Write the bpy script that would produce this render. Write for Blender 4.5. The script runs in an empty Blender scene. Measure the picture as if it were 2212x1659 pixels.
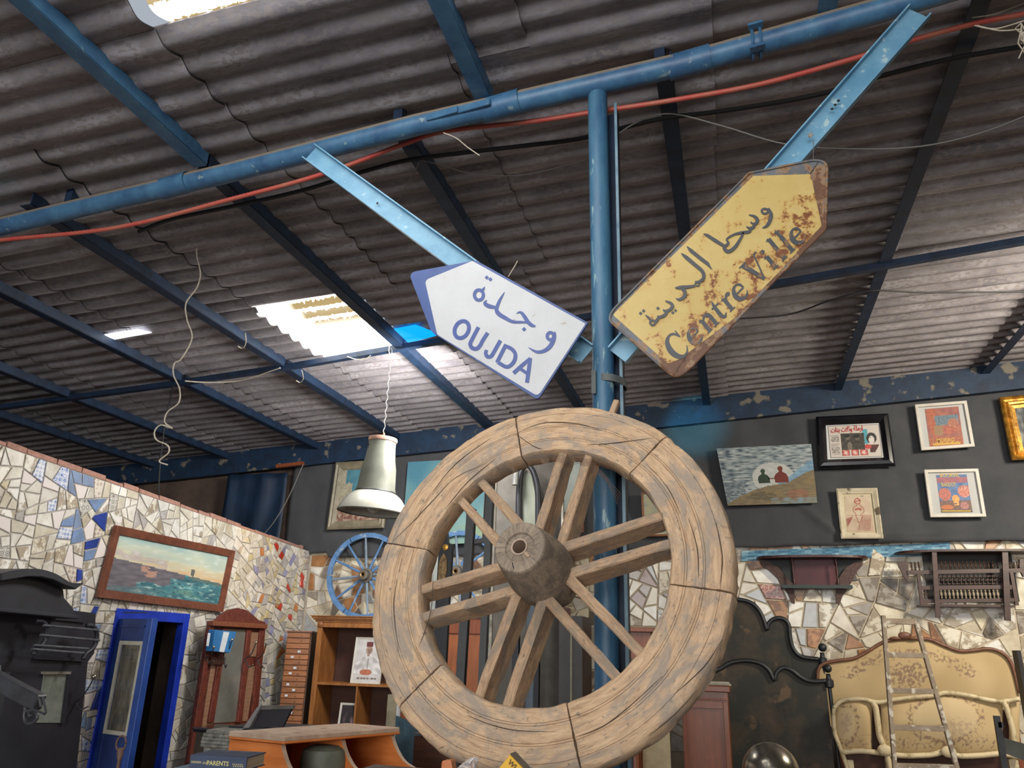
import bpy, bmesh, math, random
from math import sin, cos, pi, radians, hypot, atan2, exp
from mathutils import Vector, Matrix, noise
V = Vector
C = bpy.context.scene.collection
scene = bpy.context.scene
R = random.Random(7)

# ---------------------------------------------------------------- camera
F = 1661.0
up = V((134, 4790, -1661)).normalized()
fw = V((491, -593, -1661)); fw = (fw - up * fw.dot(up)).normalized()
rt = fw.cross(up)
M = Matrix((rt, fw, up))            # world = M @ camera space
EYE = V((0, 0, 1.85))
cam = bpy.data.cameras.new('camera'); camo = bpy.data.objects.new('camera', cam); C.objects.link(camo)
cam.sensor_width = 36; cam.lens = F / 2212 * 36; cam.clip_start = 0.05; cam.clip_end = 200
camo.matrix_world = Matrix.Translation(EYE) @ M.to_4x4()
scene.camera = camo

def ray(x, y): return (M @ V((x - 1106, 829.5 - y, -F))).normalized()
def W(x, y, Y=8.0): d = ray(x, y); return EYE + d * (Y / d.y)
def WX(x, y, X=-4.647): d = ray(x, y); return EYE + d * (X / d.x)
def WZ(x, y, Z): d = ray(x, y); return EYE + d * ((Z - 1.85) / d.z)
def WP(x, y, o, n): d = ray(x, y); return EYE + d * ((o - EYE).dot(n) / d.dot(n))
def PJ(p):
    c = M.transposed() @ (p - EYE)
    return 1106 + F * c.x / -c.z, 829.5 - F * c.y / -c.z

# ---------------------------------------------------------------- world and lights
wd = bpy.data.worlds.new('world'); scene.world = wd; wd.use_nodes = True
bg = wd.node_tree.nodes['Background']; bg.inputs[0].default_value = (0.80, 0.88, 1.0, 1); bg.inputs[1].default_value = 0.50
def area(name, loc, target, size, power, col, sy=None):
    l = bpy.data.lights.new(name, 'AREA'); l.energy = power; l.color = col; l.size = size
    if sy: l.shape = 'RECTANGLE'; l.size_y = sy
    o = bpy.data.objects.new(name, l); C.objects.link(o); o.location = loc
    o.rotation_euler = (V(target) - V(loc)).to_track_quat('-Z', 'Y').to_euler(); return o
def spot(name, loc, target, ang, power, col, blend=0.6, rad=0.05):
    l = bpy.data.lights.new(name, 'SPOT'); l.energy = power; l.color = col; l.spot_size = radians(ang); l.spot_blend = blend
    l.shadow_soft_size = rad
    o = bpy.data.objects.new(name, l); C.objects.link(o); o.location = loc
    o.rotation_euler = (V(target) - V(loc)).to_track_quat('-Z', 'Y').to_euler(); return o
area('doorway_daylight', (-1.0, -9.5, 2.9), (-1.5, 6, 2.0), 8.0, 900, (1.0, 0.97, 0.94), 4.0)
area('skylight_daylight', (-1.0, 0.6, 4.0), (-0.8, 2.6, 2.2), 1.6, 18, (0.97, 0.98, 1.0), 1.0)
area('ceiling_lamp', (3.4, 4.8, 3.9), (1.6, 8, 1.6), 0.7, 155, (1.0, 0.90, 0.74), 0.7)
area('wall_fill', (-2.0, 5.4, 3.75), (-4.6, 6.6, 2.1), 0.6, 92, (1.0, 0.97, 0.93), 0.6)  # unseen fill light added to brighten the left mosaic wall
spot('warm_spot', (-3.5, 6.3, 3.7), (-4.65, 6.95, 2.62), 34, 34, (1.0, 0.62, 0.25))
TEAL = W(1500, 925, 7.9); spot('teal_spot', (-.9, 6.3, 3.7), TEAL, 24, 200, (0.0, 0.50, 0.70), 0.9)
spot('teal_spot_near', (-3.2, 2.0, 3.3), (-3.75, 2.5, 4.1), 30, 4, (0.0, 0.6, 0.7), 0.8)
scene.view_settings.view_transform = 'Standard'; scene.view_settings.look = 'None'
scene.view_settings.exposure = 0.0; scene.view_settings.gamma = 1.0
scene.view_settings.use_curve_mapping = False

# ---------------------------------------------------------------- colour and materials
def lin(c): return tuple((x / 12.92 if x <= .04045 else ((x + .055) / 1.055) ** 2.4) for x in c[:3])
def H(s): return lin(tuple(int(s[i:i + 2], 16) / 255 for i in (0, 2, 4)))
MATS = {}
def mat(name, c1, c2=None, rough=.7, metal=0, scale=6, bump=.1, stretch=(1, 1, 1), lo=.35, hi=.65, c3=None, s3=30, attr=None, uv=False, randv=0, trans=0, coat=0, thr3=.62):
    """colour noise between c1 and c2, specks of c3, optional vertex colour attribute"""
    if name in MATS: return MATS[name]
    m = bpy.data.materials.new(name); m.use_nodes = True; MATS[name] = m
    nt = m.node_tree; N = nt.nodes; L = nt.links; b = N['Principled BSDF']
    b.inputs['Roughness'].default_value = rough; b.inputs['Metallic'].default_value = metal
    if trans: b.inputs['Transmission Weight'].default_value = trans
    if coat: b.inputs['Coat Weight'].default_value = coat
    tc = N.new('ShaderNodeTexCoord'); mp = N.new('ShaderNodeMapping'); mp.inputs['Scale'].default_value = stretch
    L.new(tc.outputs['UV' if uv else 'Object'], mp.inputs[0])
    nz = N.new('ShaderNodeTexNoise'); nz.inputs['Scale'].default_value = scale; nz.inputs['Detail'].default_value = 6; nz.inputs['Roughness'].default_value = .65
    L.new(mp.outputs[0], nz.inputs['Vector'])
    if attr:
        a = N.new('ShaderNodeAttribute'); a.attribute_name = attr; base = a.outputs['Color']
    else:
        rg = N.new('ShaderNodeRGB'); rg.outputs[0].default_value = (*c1, 1); base = rg.outputs[0]
    if c2 is not None:
        rp = N.new('ShaderNodeMapRange'); rp.inputs[1].default_value = lo; rp.inputs[2].default_value = hi
        L.new(nz.outputs[0], rp.inputs[0]); mx = N.new('ShaderNodeMix'); mx.data_type = 'RGBA'
        L.new(rp.outputs[0], mx.inputs[0]); L.new(base, mx.inputs[6]); mx.inputs[7].default_value = (*c2, 1)
        if attr:
            mx.blend_type = 'MULTIPLY'
        base = mx.outputs[2]
    if c3 is not None:
        n3 = N.new('ShaderNodeTexNoise'); n3.inputs['Scale'].default_value = s3; n3.inputs['Detail'].default_value = 4
        L.new(mp.outputs[0], n3.inputs['Vector'])
        r3 = N.new('ShaderNodeMapRange'); r3.inputs[1].default_value = thr3; r3.inputs[2].default_value = thr3 + .06
        L.new(n3.outputs[0], r3.inputs[0]); m3 = N.new('ShaderNodeMix'); m3.data_type = 'RGBA'
        L.new(r3.outputs[0], m3.inputs[0]); L.new(base, m3.inputs[6]); m3.inputs[7].default_value = (*c3, 1); base = m3.outputs[2]
    if randv:
        oi = N.new('ShaderNodeObjectInfo'); hs = N.new('ShaderNodeHueSaturation'); rr = N.new('ShaderNodeMapRange')
        rr.inputs[3].default_value = 1 - randv; rr.inputs[4].default_value = 1 + randv
        L.new(oi.outputs['Random'], rr.inputs[0]); L.new(rr.outputs[0], hs.inputs['Value']); L.new(base, hs.inputs['Color']); base = hs.outputs[0]
    L.new(base, b.inputs['Base Color'])
    if bump:
        bp = N.new('ShaderNodeBump'); bp.inputs['Strength'].default_value = bump; bp.inputs['Distance'].default_value = .01
        L.new(nz.outputs[0], bp.inputs['Height']); L.new(bp.outputs[0], b.inputs['Normal'])
    return m

def m_wheel(name, light, dark, grey):
    m = bpy.data.materials.new(name); m.use_nodes = True; nt = m.node_tree; N = nt.nodes; L = nt.links; b = N['Principled BSDF']
    b.inputs['Roughness'].default_value = .85
    uv = N.new('ShaderNodeUVMap'); oi = N.new('ShaderNodeObjectInfo')
    ad = N.new('ShaderNodeVectorMath'); ad.operation = 'MULTIPLY_ADD'
    cb = N.new('ShaderNodeCombineXYZ'); L.new(oi.outputs['Random'], cb.inputs[0]); L.new(oi.outputs['Random'], cb.inputs[1])
    L.new(cb.outputs[0], ad.inputs[0]); ad.inputs[1].default_value = (7, 5, 0); L.new(uv.outputs[0], ad.inputs[2])
    def nz(sc, st, det=6, dist=0):
        mp = N.new('ShaderNodeMapping'); mp.inputs['Scale'].default_value = st; L.new(ad.outputs[0], mp.inputs[0])
        n = N.new('ShaderNodeTexNoise'); n.inputs['Scale'].default_value = sc; n.inputs['Detail'].default_value = det
        n.inputs['Roughness'].default_value = .7; n.inputs['Distortion'].default_value = dist; L.new(mp.outputs[0], n.inputs['Vector']); return n.outputs[0]
    def rng(s, a, c):
        r = N.new('ShaderNodeMapRange'); r.inputs[1].default_value = a; r.inputs[2].default_value = c; L.new(s, r.inputs[0]); return r.outputs[0]
    def mix(f, a, c, bl='MIX', k=None):
        x = N.new('ShaderNodeMix'); x.data_type = 'RGBA'; x.blend_type = bl
        L.new(f, x.inputs[0])
        if isinstance(a, tuple): x.inputs[6].default_value = (*a, 1)
        else: L.new(a, x.inputs[6])
        if isinstance(c, tuple): x.inputs[7].default_value = (*c, 1)
        else: L.new(c, x.inputs[7])
        return x.outputs[2]
    grain = nz(11, (1, 7, 1), 8, .8); patch = nz(5, (1, 2, 1), 5, 1.2); fine = nz(60, (1, 5, 1), 4); crack = nz(4, (1.2, 14, 1), 3, .9)
    spots = nz(38, (1, 1.6, 1), 3)
    c = mix(rng(grain, .34, .62), dark, light)
    c = mix(rng(patch, .46, .60), c, grey)
    c = mix(rng(spots, .60, .72), c, tuple(x * .62 for x in grey))
    # cracks: a thin band of the stretched noise
    s1 = N.new('ShaderNodeMath'); s1.operation = 'SUBTRACT'; L.new(crack, s1.inputs[0]); s1.inputs[1].default_value = .5
    s2 = N.new('ShaderNodeMath'); s2.operation = 'ABSOLUTE'; L.new(s1.outputs[0], s2.inputs[0])
    cr = rng(s2.outputs[0], .0045, .0)
    gate = rng(nz(3, (1, 1, 1), 2), .47, .56)
    mm = N.new('ShaderNodeMath'); mm.operation = 'MULTIPLY'; L.new(cr, mm.inputs[0]); L.new(gate, mm.inputs[1])
    c = mix(mm.outputs[0], c, tuple(x * .25 for x in dark))
    L.new(c, b.inputs['Base Color'])
    h = N.new('ShaderNodeMath'); h.operation = 'MULTIPLY_ADD'; L.new(mm.outputs[0], h.inputs[0]); h.inputs[1].default_value = -.8
    h2 = N.new('ShaderNodeMath'); h2.operation = 'ADD'; L.new(grain, h2.inputs[0]); L.new(fine, h2.inputs[1]); L.new(h2.outputs[0], h.inputs[2])
    bp = N.new('ShaderNodeBump'); bp.inputs['Strength'].default_value = .55; bp.inputs['Distance'].default_value = .006
    L.new(h.outputs[0], bp.inputs['Height']); L.new(bp.outputs[0], b.inputs['Normal'])
    return m

blue = mat('blue_paint', H('4b7a9c'), H('345a80'), .45, scale=9, bump=.15, c3=H('7f98a0'), s3=22, thr3=.66)
blue_light = mat('pale_blue_paint', H('7aa9c2'), H('5f92b0'), .4, scale=7, bump=.12, c3=H('a9c4c9'), s3=25, thr3=.64)
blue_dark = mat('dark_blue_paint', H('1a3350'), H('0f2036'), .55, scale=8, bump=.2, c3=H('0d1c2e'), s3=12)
roof_m = mat('fibre_cement', H('a09ca1'), H('767278'), .95, scale=3.5, bump=.6, stretch=(.8, 1.6, 1), lo=.38, hi=.62, c3=H('8a8485'), s3=34, randv=.14, thr3=.50)
black_wood = mat('black_wood', H('26272f'), H('1b1c23'), .5, scale=5, bump=.08)
iron = mat('black_iron', H('2b2d30'), H('1b1d20'), .45, scale=20, bump=.1)
drape_m = mat('charcoal_cloth', H('4a4b4e'), H('3f4144'), .95, scale=3, bump=.05)
grout_l = mat('grey_grout', H('b3ada6'), H('9a958f'), .95, scale=20, bump=.4)
grout_b = mat('sandy_grout', H('cbbfaa'), H('b0a48f'), .95, scale=12, bump=.4)
tile_m = mat('glazed_tile', (1, 1, 1), H('d8d2c8'), .25, scale=7, bump=.02, attr='Col', coat=.2)
stone_m = mat('veined_marble', (1, 1, 1), H('b9aea0'), .35, scale=9, bump=.04, attr='Col', lo=.46, hi=.54, stretch=(1, 1.7, 1.3))
paint_m = mat('painted_print', (1, 1, 1), None, .6, bump=0, attr='Col')
orange_wood = mat('orange_varnished_wood', H('c9783f'), H('b3632c'), .35, scale=4, bump=.04, stretch=(1, 1, 6))
brown_wood = mat('reddish_brown_wood', H('8e4f2e'), H('703a22'), .4, scale=4, bump=.04, stretch=(8, 8, 1))
oak = mat('golden_brown_wood', H('a46c38'), H('80502a'), .4, scale=5, bump=.05, stretch=(6, 6, 1))
dusty = mat('dusty_wood_top', H('b09a86'), H('977f6c'), .9, scale=9, bump=.05)
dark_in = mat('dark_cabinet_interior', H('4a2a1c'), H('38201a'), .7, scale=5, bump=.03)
darkred = mat('dark_red_wood', H('5a2a22'), H('46201c'), .4, scale=4, bump=.03, stretch=(8, 8, 1))
walnut = mat('dark_walnut', H('4a2c22'), H('33201a'), .4, scale=6, bump=.06, stretch=(1, 6, 6))
gilt = mat('gilt', H('c8963f'), H('7a531c'), .35, .6, scale=18, bump=.3)
white_wood = mat('white_frame_paint', H('c8c4ba'), H('bab5aa'), .5, scale=8, bump=.03)
paper = mat('white_mount_paper', H('b8b9b8'), H('b0b0ae'), .8, scale=3, bump=0)
glass_grey = mat('old_mirror', H('8f958f'), H('6f7570'), .18, .55, scale=5, bump=.05)
enamel = mat('grey_enamel', H('6c6e63'), H('5b5d54'), .4, scale=6, bump=.25)
enamel_w = mat('white_enamel', H('aeada2'), H('9c9b90'), .22, scale=6, bump=.05, coat=.4)
brass = mat('brass', H('b08a5a'), H('8a6a42'), .4, .7, scale=12)
rope_m = mat('pale_cord', H('cfc6b4'), H('b5ab98'), .8, scale=30)
black_cable = mat('black_cable', H('15171c'), None, .6, bump=0)
wire_grey = mat('grey_wire', H('6d6a66'), None, .6, bump=0)
red_tube = mat('red_conduit', H('c0443f'), H('b06a55'), .5, scale=6, bump=.1)
steel = mat('dented_silver_metal', H('b9b3a6'), H('7c766a'), .22, .9, scale=7, bump=.15)
cream_paint = mat('cream_gilded_paint', H('cdbd98'), H('94845f'), .5, scale=14, bump=.15, lo=.5, hi=.66)
ladder_m = mat('paint_splashed_wood', H('a09280'), H('857664'), .85, scale=11, bump=.15, c3=H('c9c2b4'), s3=16, thr3=.56)
floor_m = mat('worn_floor', H('8a8178'), H('6f675f'), .8, scale=2, bump=.1)
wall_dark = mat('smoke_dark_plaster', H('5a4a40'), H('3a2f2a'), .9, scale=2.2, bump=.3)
cobalt = mat('cobalt_paint', H('1f3fc0'), H('15309c'), .45, scale=5, bump=.1)
navy = mat('navy_paint', H('25407e'), H('1c3068'), .4, scale=5, bump=.08)
tarp = mat('blue_tarpaulin', H('16304c'), H('0d1f34'), .6, scale=3, bump=.2)

# ---------------------------------------------------------------- mesh helpers
class MB:
    def __init__(s): s.v = []; s.f = []; s.c = []; s.uv = None
    def add(s, vs, fs, col=None):
        n = len(s.v); s.v += [V(p) for p in vs]; s.f += [tuple(i + n for i in f) for f in fs]; s.c += [col] * len(fs); return s
    def hexa(s, p, col=None):       # 8 points, bottom ring then top ring
        return s.add(p, [(3, 2, 1, 0), (4, 5, 6, 7), (0, 1, 5, 4), (1, 2, 6, 5), (2, 3, 7, 6), (3, 0, 4, 7)], col)
    def box(s, a, b, col=None):
        (x0, y0, z0), (x1, y1, z1) = a, b
        x0, x1 = sorted((x0, x1)); y0, y1 = sorted((y0, y1)); z0, z1 = sorted((z0, z1))
        return s.hexa([(x0, y0, z0), (x1, y0, z0), (x1, y1, z0), (x0, y1, z0), (x0, y0, z1), (x1, y0, z1), (x1, y1, z1), (x0, y1, z1)], col)
    def beam(s, a, b, w, h, upv=(0, 0, 1), col=None):
        a, b = V(a), V(b); d = (b - a).normalized(); u = V(upv); sd = d.cross(u).normalized(); u = sd.cross(d)
        q = [(-w / 2, -h / 2), (w / 2, -h / 2), (w / 2, h / 2), (-w / 2, h / 2)]
        return s.hexa([a + sd * x + u * y for x, y in q] + [b + sd * x + u * y for x, y in q], col)
    def tube(s, pts, r, seg=8, cap=True, col=None):
        pts = [V(p) for p in pts]; rs = r if isinstance(r, (list, tuple)) else [r] * len(pts)
        n = len(pts); d0 = (pts[1] - pts[0]).normalized(); u = d0.orthogonal().normalized(); vs = []
        for i, p in enumerate(pts):
            d = (pts[min(i + 1, n - 1)] - pts[max(i - 1, 0)]).normalized()
            u = (u - d * u.dot(d)).normalized(); w = d.cross(u)
            vs += [p + (u * cos(2 * pi * k / seg) + w * sin(2 * pi * k / seg)) * rs[i] for k in range(seg)]
        fs = [(i * seg + k, i * seg + (k + 1) % seg, (i + 1) * seg + (k + 1) % seg, (i + 1) * seg + k) for i in range(n - 1) for k in range(seg)]
        if cap: fs += [tuple(range(seg))[::-1], tuple((n - 1) * seg + k for k in range(seg))]
        return s.add(vs, fs, col)
    def lathe(s, o, ax, prof, seg=32, col=None, close=False):   # prof: (distance along axis, radius)
        o = V(o); ax = V(ax).normalized(); u = ax.orthogonal().normalized(); w = ax.cross(u); n = len(prof); vs = []
        for h, r in prof: vs += [o + ax * h + (u * cos(2 * pi * k / seg) + w * sin(2 * pi * k / seg)) * max(r, 1e-5) for k in range(seg)]
        m = n if close else n - 1
        return s.add(vs, [(i * seg + k, i * seg + (k + 1) % seg, ((i + 1) % n) * seg + (k + 1) % seg, ((i + 1) % n) * seg + k) for i in range(m) for k in range(seg)], col)
    def prism(s, pts, d, col=None):  # planar outline pushed by vector d
        pts = [V(p) for p in pts]; d = V(d); n = len(pts)
        return s.add(pts + [p + d for p in pts], [tuple(range(n))[::-1], tuple(range(n, 2 * n))] + [(i, (i + 1) % n, n + (i + 1) % n, n + i) for i in range(n)], col)
    def ball(s, o, r, seg=16, sc=(1, 1, 1)):
        n = seg // 2; o = V(o); vs = []
        for i in range(n + 1):
            t = pi * i / n
            for k in range(seg):
                a = 2 * pi * k / seg; vs.append(o + V((r * sc[0] * max(sin(t), 1e-4) * cos(a), r * sc[1] * max(sin(t), 1e-4) * sin(a), r * sc[2] * cos(t))))
        return s.add(vs, [(i * seg + k, i * seg + (k + 1) % seg, (i + 1) * seg + (k + 1) % seg, (i + 1) * seg + k) for i in range(n) for k in range(seg)])
    def build(s, name, m, parent=None, smooth=False, bevel=0, loc=None, tri=False):
        org = V((0, 0, 0))
        if parent is not None: org = ORG.get(parent.name, org)
        if loc is not None and parent is None: org = V(loc)
        me = bpy.data.meshes.new(name); me.from_pydata([p - org for p in s.v], [], s.f); me.materials.append(m)
        if any(c is not None for c in s.c):
            at = me.color_attributes.new('Col', 'FLOAT_COLOR', 'CORNER'); i = 0
            for f, c in zip(me.polygons, s.c):
                for _ in range(f.loop_total): at.data[i].color = (*(c or (1, 1, 1)), 1); i += 1
        if s.uv:
            ul = me.uv_layers.new(name='UVMap')
            for lp in me.loops: ul.data[lp.index].uv = s.uv[lp.vertex_index]
        if smooth:
            for f in me.polygons: f.use_smooth = True
            if smooth != 'all': me.set_sharp_from_angle(angle=radians(38))
        b = bmesh.new(); b.from_mesh(me); bmesh.ops.recalc_face_normals(b, faces=b.faces)
        if tri: bmesh.ops.triangulate(b, faces=b.faces)
        b.to_mesh(me); b.free()
        o = bpy.data.objects.new(name, me); C.objects.link(o)
        if parent is not None: o.parent = parent
        else: o.location = org
        ORG[o.name] = org
        if bevel:
            md = o.modifiers.new('bevel', 'BEVEL'); md.width = bevel; md.segments = 1; md.limit_method = 'ANGLE'
        return o
ORG = {}
def tag(o, label, cat, group=None):
    o['label'] = label; o['category'] = cat
    if group: o['group'] = group
    return o
def thing(name, loc, label, cat, group=None):
    o = bpy.data.objects.new(name, None); C.objects.link(o); o.location = loc; ORG[o.name] = V(loc)
    o.empty_display_size = .1
    return tag(o, label, cat, group)
def struct(o): o['kind'] = 'structure'; return o
def cat(pts, n=6):                  # Catmull-Rom through points (tuples of any length)
    out = []; P = [tuple(p) for p in pts]
    for i in range(len(P) - 1):
        p0, p1, p2, p3 = P[max(i - 1, 0)], P[i], P[i + 1], P[min(i + 2, len(P) - 1)]
        for k in range(n):
            t = k / n
            out.append(tuple(.5 * (2 * b + (c - a) * t + (2 * a - 5 * b + 4 * c - d) * t * t + (3 * b - a - 3 * c + d) * t ** 3) for a, b, c, d in zip(p0, p1, p2, p3)))
    out.append(P[-1]); return out
def NZ(x, y, z=0, s=1.0): return noise.noise(V((x * s, y * s, z * s)))
def stroke(mb, pts, mp, n=6, closed=False, smooth=True):
    """variable-width pen stroke; pts (x, y, w) in drawing units, mp maps (x, y) to 3D"""
    q = cat(pts, n) if smooth and len(pts) > 2 else pts
    L_, R_ = [], []
    for i, p in enumerate(q):
        a = q[max(i - 1, 0)]; b = q[min(i + 1, len(q) - 1)]; dx, dy = b[0] - a[0], b[1] - a[1]; l = hypot(dx, dy) or 1
        nx, ny = -dy / l, dx / l; w = max(p[2], 1) / 2
        L_.append(mp(p[0] + nx * w, p[1] + ny * w)); R_.append(mp(p[0] - nx * w, p[1] - ny * w))
    mb.k = getattr(mb, 'k', 0) + 1; o_ = V((0, -8e-5 * mb.k, 0)); L_ = [p + o_ for p in L_]; R_ = [p + o_ for p in R_]
    m = len(q); mb.add(L_ + R_, [(i, i + 1, m + i + 1, m + i) for i in range(m - 1)])
def poly(mb, pts, mp): mb.add([mp(*p) for p in pts], [tuple(range(len(pts)))])
def canvas(name, c4, fn, parent, nx=60, ny=40, m=None):
    """flat painted surface; c4 = TL, TR, BR, BL; fn(u, v) gives an sRGB colour, v down"""
    TL, TR, BR, BL = [V(p) for p in c4]; vs = []
    for j in range(ny + 1):
        for i in range(nx + 1):
            u, v = i / nx, j / ny; vs.append((TL * (1 - u) + TR * u) * (1 - v) + (BL * (1 - u) + BR * u) * v)
    mb = MB(); mb.v = vs
    for j in range(ny):
        for i in range(nx):
            k = j * (nx + 1) + i; mb.f.append((k, k + nx + 1, k + nx + 2, k + 1)); c_ = fn((i + .5) / nx, (j + .5) / ny); l_ = sum(c_) / 3; mb.c.append(lin(tuple(min(1, max(0, x + (l_ - x) * .2)) for x in c_)))
    return mb.build(name, m or paint_m, parent)
def mixc(a, b, t): t = min(1, max(0, t)); return tuple(x + (y - x) * t for x, y in zip(a, b))
def hx(s): return tuple(int(s[i:i + 2], 16) / 255 for i in (0, 2, 4))
def inset4(c4, d):
    """corners moved inward by d metres"""
    c4 = [V(p) for p in c4]; out = []
    for i in range(4):
        p = c4[i]; a = (c4[(i + 1) % 4] - p).normalized(); b = (c4[i - 1] - p).normalized(); out.append(p + (a + b) * d)
    return out
def frame4(name, c4, w, depth, m, parent, nrm, prof=None, bevel=0):
    """mitred picture frame along the corners c4, width w, standing depth out along nrm"""
    mb = MB(); n = V(nrm); prof = prof or [(0, 0), (0, depth), (w, depth * .7), (w, 0)]
    rings = [[p + n * h for p in inset4(c4, d)] for d, h in prof]; vs = [p for r in rings for p in r]; k = len(prof)
    mb.add(vs, [(r * 4 + i, r * 4 + (i + 1) % 4, ((r + 1) % k) * 4 + (i + 1) % 4, ((r + 1) % k) * 4 + i) for r in range(k) for i in range(4)])
    return mb.build(name, m, parent, bevel=bevel)
# ================================================================ THE BUILDING
SL = .06163
def RZ(x): return 4.043 + SL * (x + 4.683)          # underside of the purlins
# roof material uses world position so that neighbouring sheets differ
def roof_nodes():
    nt = roof_m.node_tree; N = nt.nodes; L = nt.links; g = N.new('ShaderNodeNewGeometry')
    for mp in [n for n in N if n.bl_idname == 'ShaderNodeMapping']: L.new(g.outputs['Position'], mp.inputs[0])
roof_nodes()
def sky_mat(name, col, strength, dirt=True):
    m = bpy.data.materials.new(name); m.use_nodes = True; nt = m.node_tree; N = nt.nodes; L = nt.links; b = N['Principled BSDF']
    b.inputs['Base Color'].default_value = tuple(x * .12 for x in col) + (1,); b.inputs['Roughness'].default_value = .9
    b.inputs['Emission Color'].default_value = (*col, 1); b.inputs['Emission Strength'].default_value = strength
    if dirt:
        g = N.new('ShaderNodeNewGeometry'); sp = N.new('ShaderNodeSeparateXYZ'); L.new(g.outputs['Position'], sp.inputs[0])
        def mth(op, a, c, d=None):
            x = N.new('ShaderNodeMath'); x.operation = op
            for i, s in enumerate((a, c, d)):
                if s is None: continue
                if isinstance(s, (int, float)): x.inputs[i].default_value = s
                else: L.new(s, x.inputs[i])
            return x.outputs[0]
        wv = mth('COSINE', mth('MULTIPLY', mth('SUBTRACT', sp.outputs[1], 4.545), 2 * pi / .165), 0)
        nz = N.new('ShaderNodeTexNoise'); nz.inputs['Scale'].default_value = 40; nz.inputs['Detail'].default_value = 5; L.new(g.outputs['Position'], nz.inputs[0])
        a = mth('ADD', mth('MULTIPLY', wv, .42), nz.outputs[0])
        fade = N.new('ShaderNodeMapRange'); fade.inputs[1].default_value = 5.15; fade.inputs[2].default_value = 4.85; L.new(sp.outputs[1], fade.inputs[0])
        fx = N.new('ShaderNodeMapRange'); fx.inputs[1].default_value = -3.3; fx.inputs[2].default_value = -3.0; L.new(sp.outputs[0], fx.inputs[0])
        r = N.new('ShaderNodeMapRange'); r.inputs[1].default_value = .60; r.inputs[2].default_value = .72; L.new(a, r.inputs[0])
        fm = mth('MULTIPLY', mth('MULTIPLY', r.outputs[0], fade.outputs[0]), fx.outputs[0])
        mx = N.new('ShaderNodeMix'); mx.data_type = 'RGBA'; L.new(fm, mx.inputs[0]); mx.inputs[6].default_value = (*col, 1); mx.inputs[7].default_value = (.07, .05, .02, 1)
        L.new(mx.outputs[2], b.inputs['Emission Color'])
    return m
skylight_m = sky_mat('skylight_sheet', (1, .98, .93), 7.0)
blue_film_m = sky_mat('backlit_blue_film', (0, .30, .95), 1.6, False)

ceiling = struct(thing('ceiling', (0, 0, 0), 'x', 'x')); del ceiling['label']; del ceiling['category']
PIT = .165
def sheet_mesh(name, L_, m, rows=6, seg=12):
    mb = MB(); n = rows * seg + 3
    for zz, in ((0,), (.007,)):
        for x in (0, L_):
            for j in range(n + 1): mb.v.append(V((x, j * PIT / seg, zz + .014 - .034 * abs(sin(pi * j / seg)) ** 1.25 * (1 + .12 * sin(2 * pi * j / seg)))))
    k = n + 1
    for j in range(n):
        mb.f += [(j, j + 1, k + j + 1, k + j), (2 * k + j, 3 * k + j, 3 * k + j + 1, 2 * k + j + 1), (j, 2 * k + j, 2 * k + j + 1, j + 1), (k + j, k + j + 1, 3 * k + j + 1, 3 * k + j)]
    mb.f += [(0, k, 3 * k, 2 * k), (n, 2 * k + n, 3 * k + n, k + n)]; mb.c = [None] * len(mb.f)
    o = mb.build(name, m, ceiling, smooth=True); o.data.materials.append(mat('seam_shadow_edge', H('2e2a2a'), None, .95, bump=0))  # end faces coloured dark to stand in for the seam shadow
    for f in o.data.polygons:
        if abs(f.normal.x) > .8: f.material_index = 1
    return o
def place_sheet(proto, used, x, y, dz=0):
    o = proto if not used else proto.copy()
    if used: C.objects.link(o); o.parent = ceiling
    o.location = (x, y, RZ(x) + .078 + dz + R.uniform(-.002, .002))
    o.rotation_euler = (0, -math.atan(SL) + .0105, R.uniform(-.002, .002)); return o
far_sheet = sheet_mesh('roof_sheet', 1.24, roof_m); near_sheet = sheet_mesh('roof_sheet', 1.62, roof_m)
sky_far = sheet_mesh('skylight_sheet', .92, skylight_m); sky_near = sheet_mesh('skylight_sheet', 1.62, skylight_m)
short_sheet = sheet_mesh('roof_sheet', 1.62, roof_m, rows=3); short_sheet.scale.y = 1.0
nf = nn = 0; nk_ = 0
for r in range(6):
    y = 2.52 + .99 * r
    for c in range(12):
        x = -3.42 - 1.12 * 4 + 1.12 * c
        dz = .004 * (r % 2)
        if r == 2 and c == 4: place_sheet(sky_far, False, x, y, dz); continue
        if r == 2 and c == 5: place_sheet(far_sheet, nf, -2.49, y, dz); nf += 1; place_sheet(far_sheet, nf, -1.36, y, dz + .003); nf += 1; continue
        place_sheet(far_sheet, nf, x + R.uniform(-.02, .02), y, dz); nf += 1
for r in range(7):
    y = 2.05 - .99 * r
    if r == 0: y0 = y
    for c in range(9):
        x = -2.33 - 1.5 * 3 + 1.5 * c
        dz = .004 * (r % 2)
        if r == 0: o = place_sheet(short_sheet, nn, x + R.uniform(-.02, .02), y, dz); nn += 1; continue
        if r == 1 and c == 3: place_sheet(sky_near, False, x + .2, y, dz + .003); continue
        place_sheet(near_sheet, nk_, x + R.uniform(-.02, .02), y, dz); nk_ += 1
# blue film taped to the skylight and a light slit
mb = MB(); mb.prism([(-2.62, 5.16, RZ(-2.6) + .052), (-2.28, 5.12, RZ(-2.3) + .052), (-2.16, 5.36, RZ(-2.2) + .052), (-2.50, 5.45, RZ(-2.5) + .052)], (0, 0, .004)); mb.build('blue_film', blue_film_m, ceiling)
mb = MB(); mb.prism([(-4.62, 4.47, RZ(-4.6) + .045), (-4.30, 4.47, RZ(-4.3) + .045), (-4.25, 4.56, RZ(-4.25) + .045), (-4.60, 4.57, RZ(-4.6) + .045)], (0, 0, .004)); mb.build('daylight_slit', sky_mat('slit_light', (.9, .95, 1), 3.0, False), ceiling)

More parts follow.
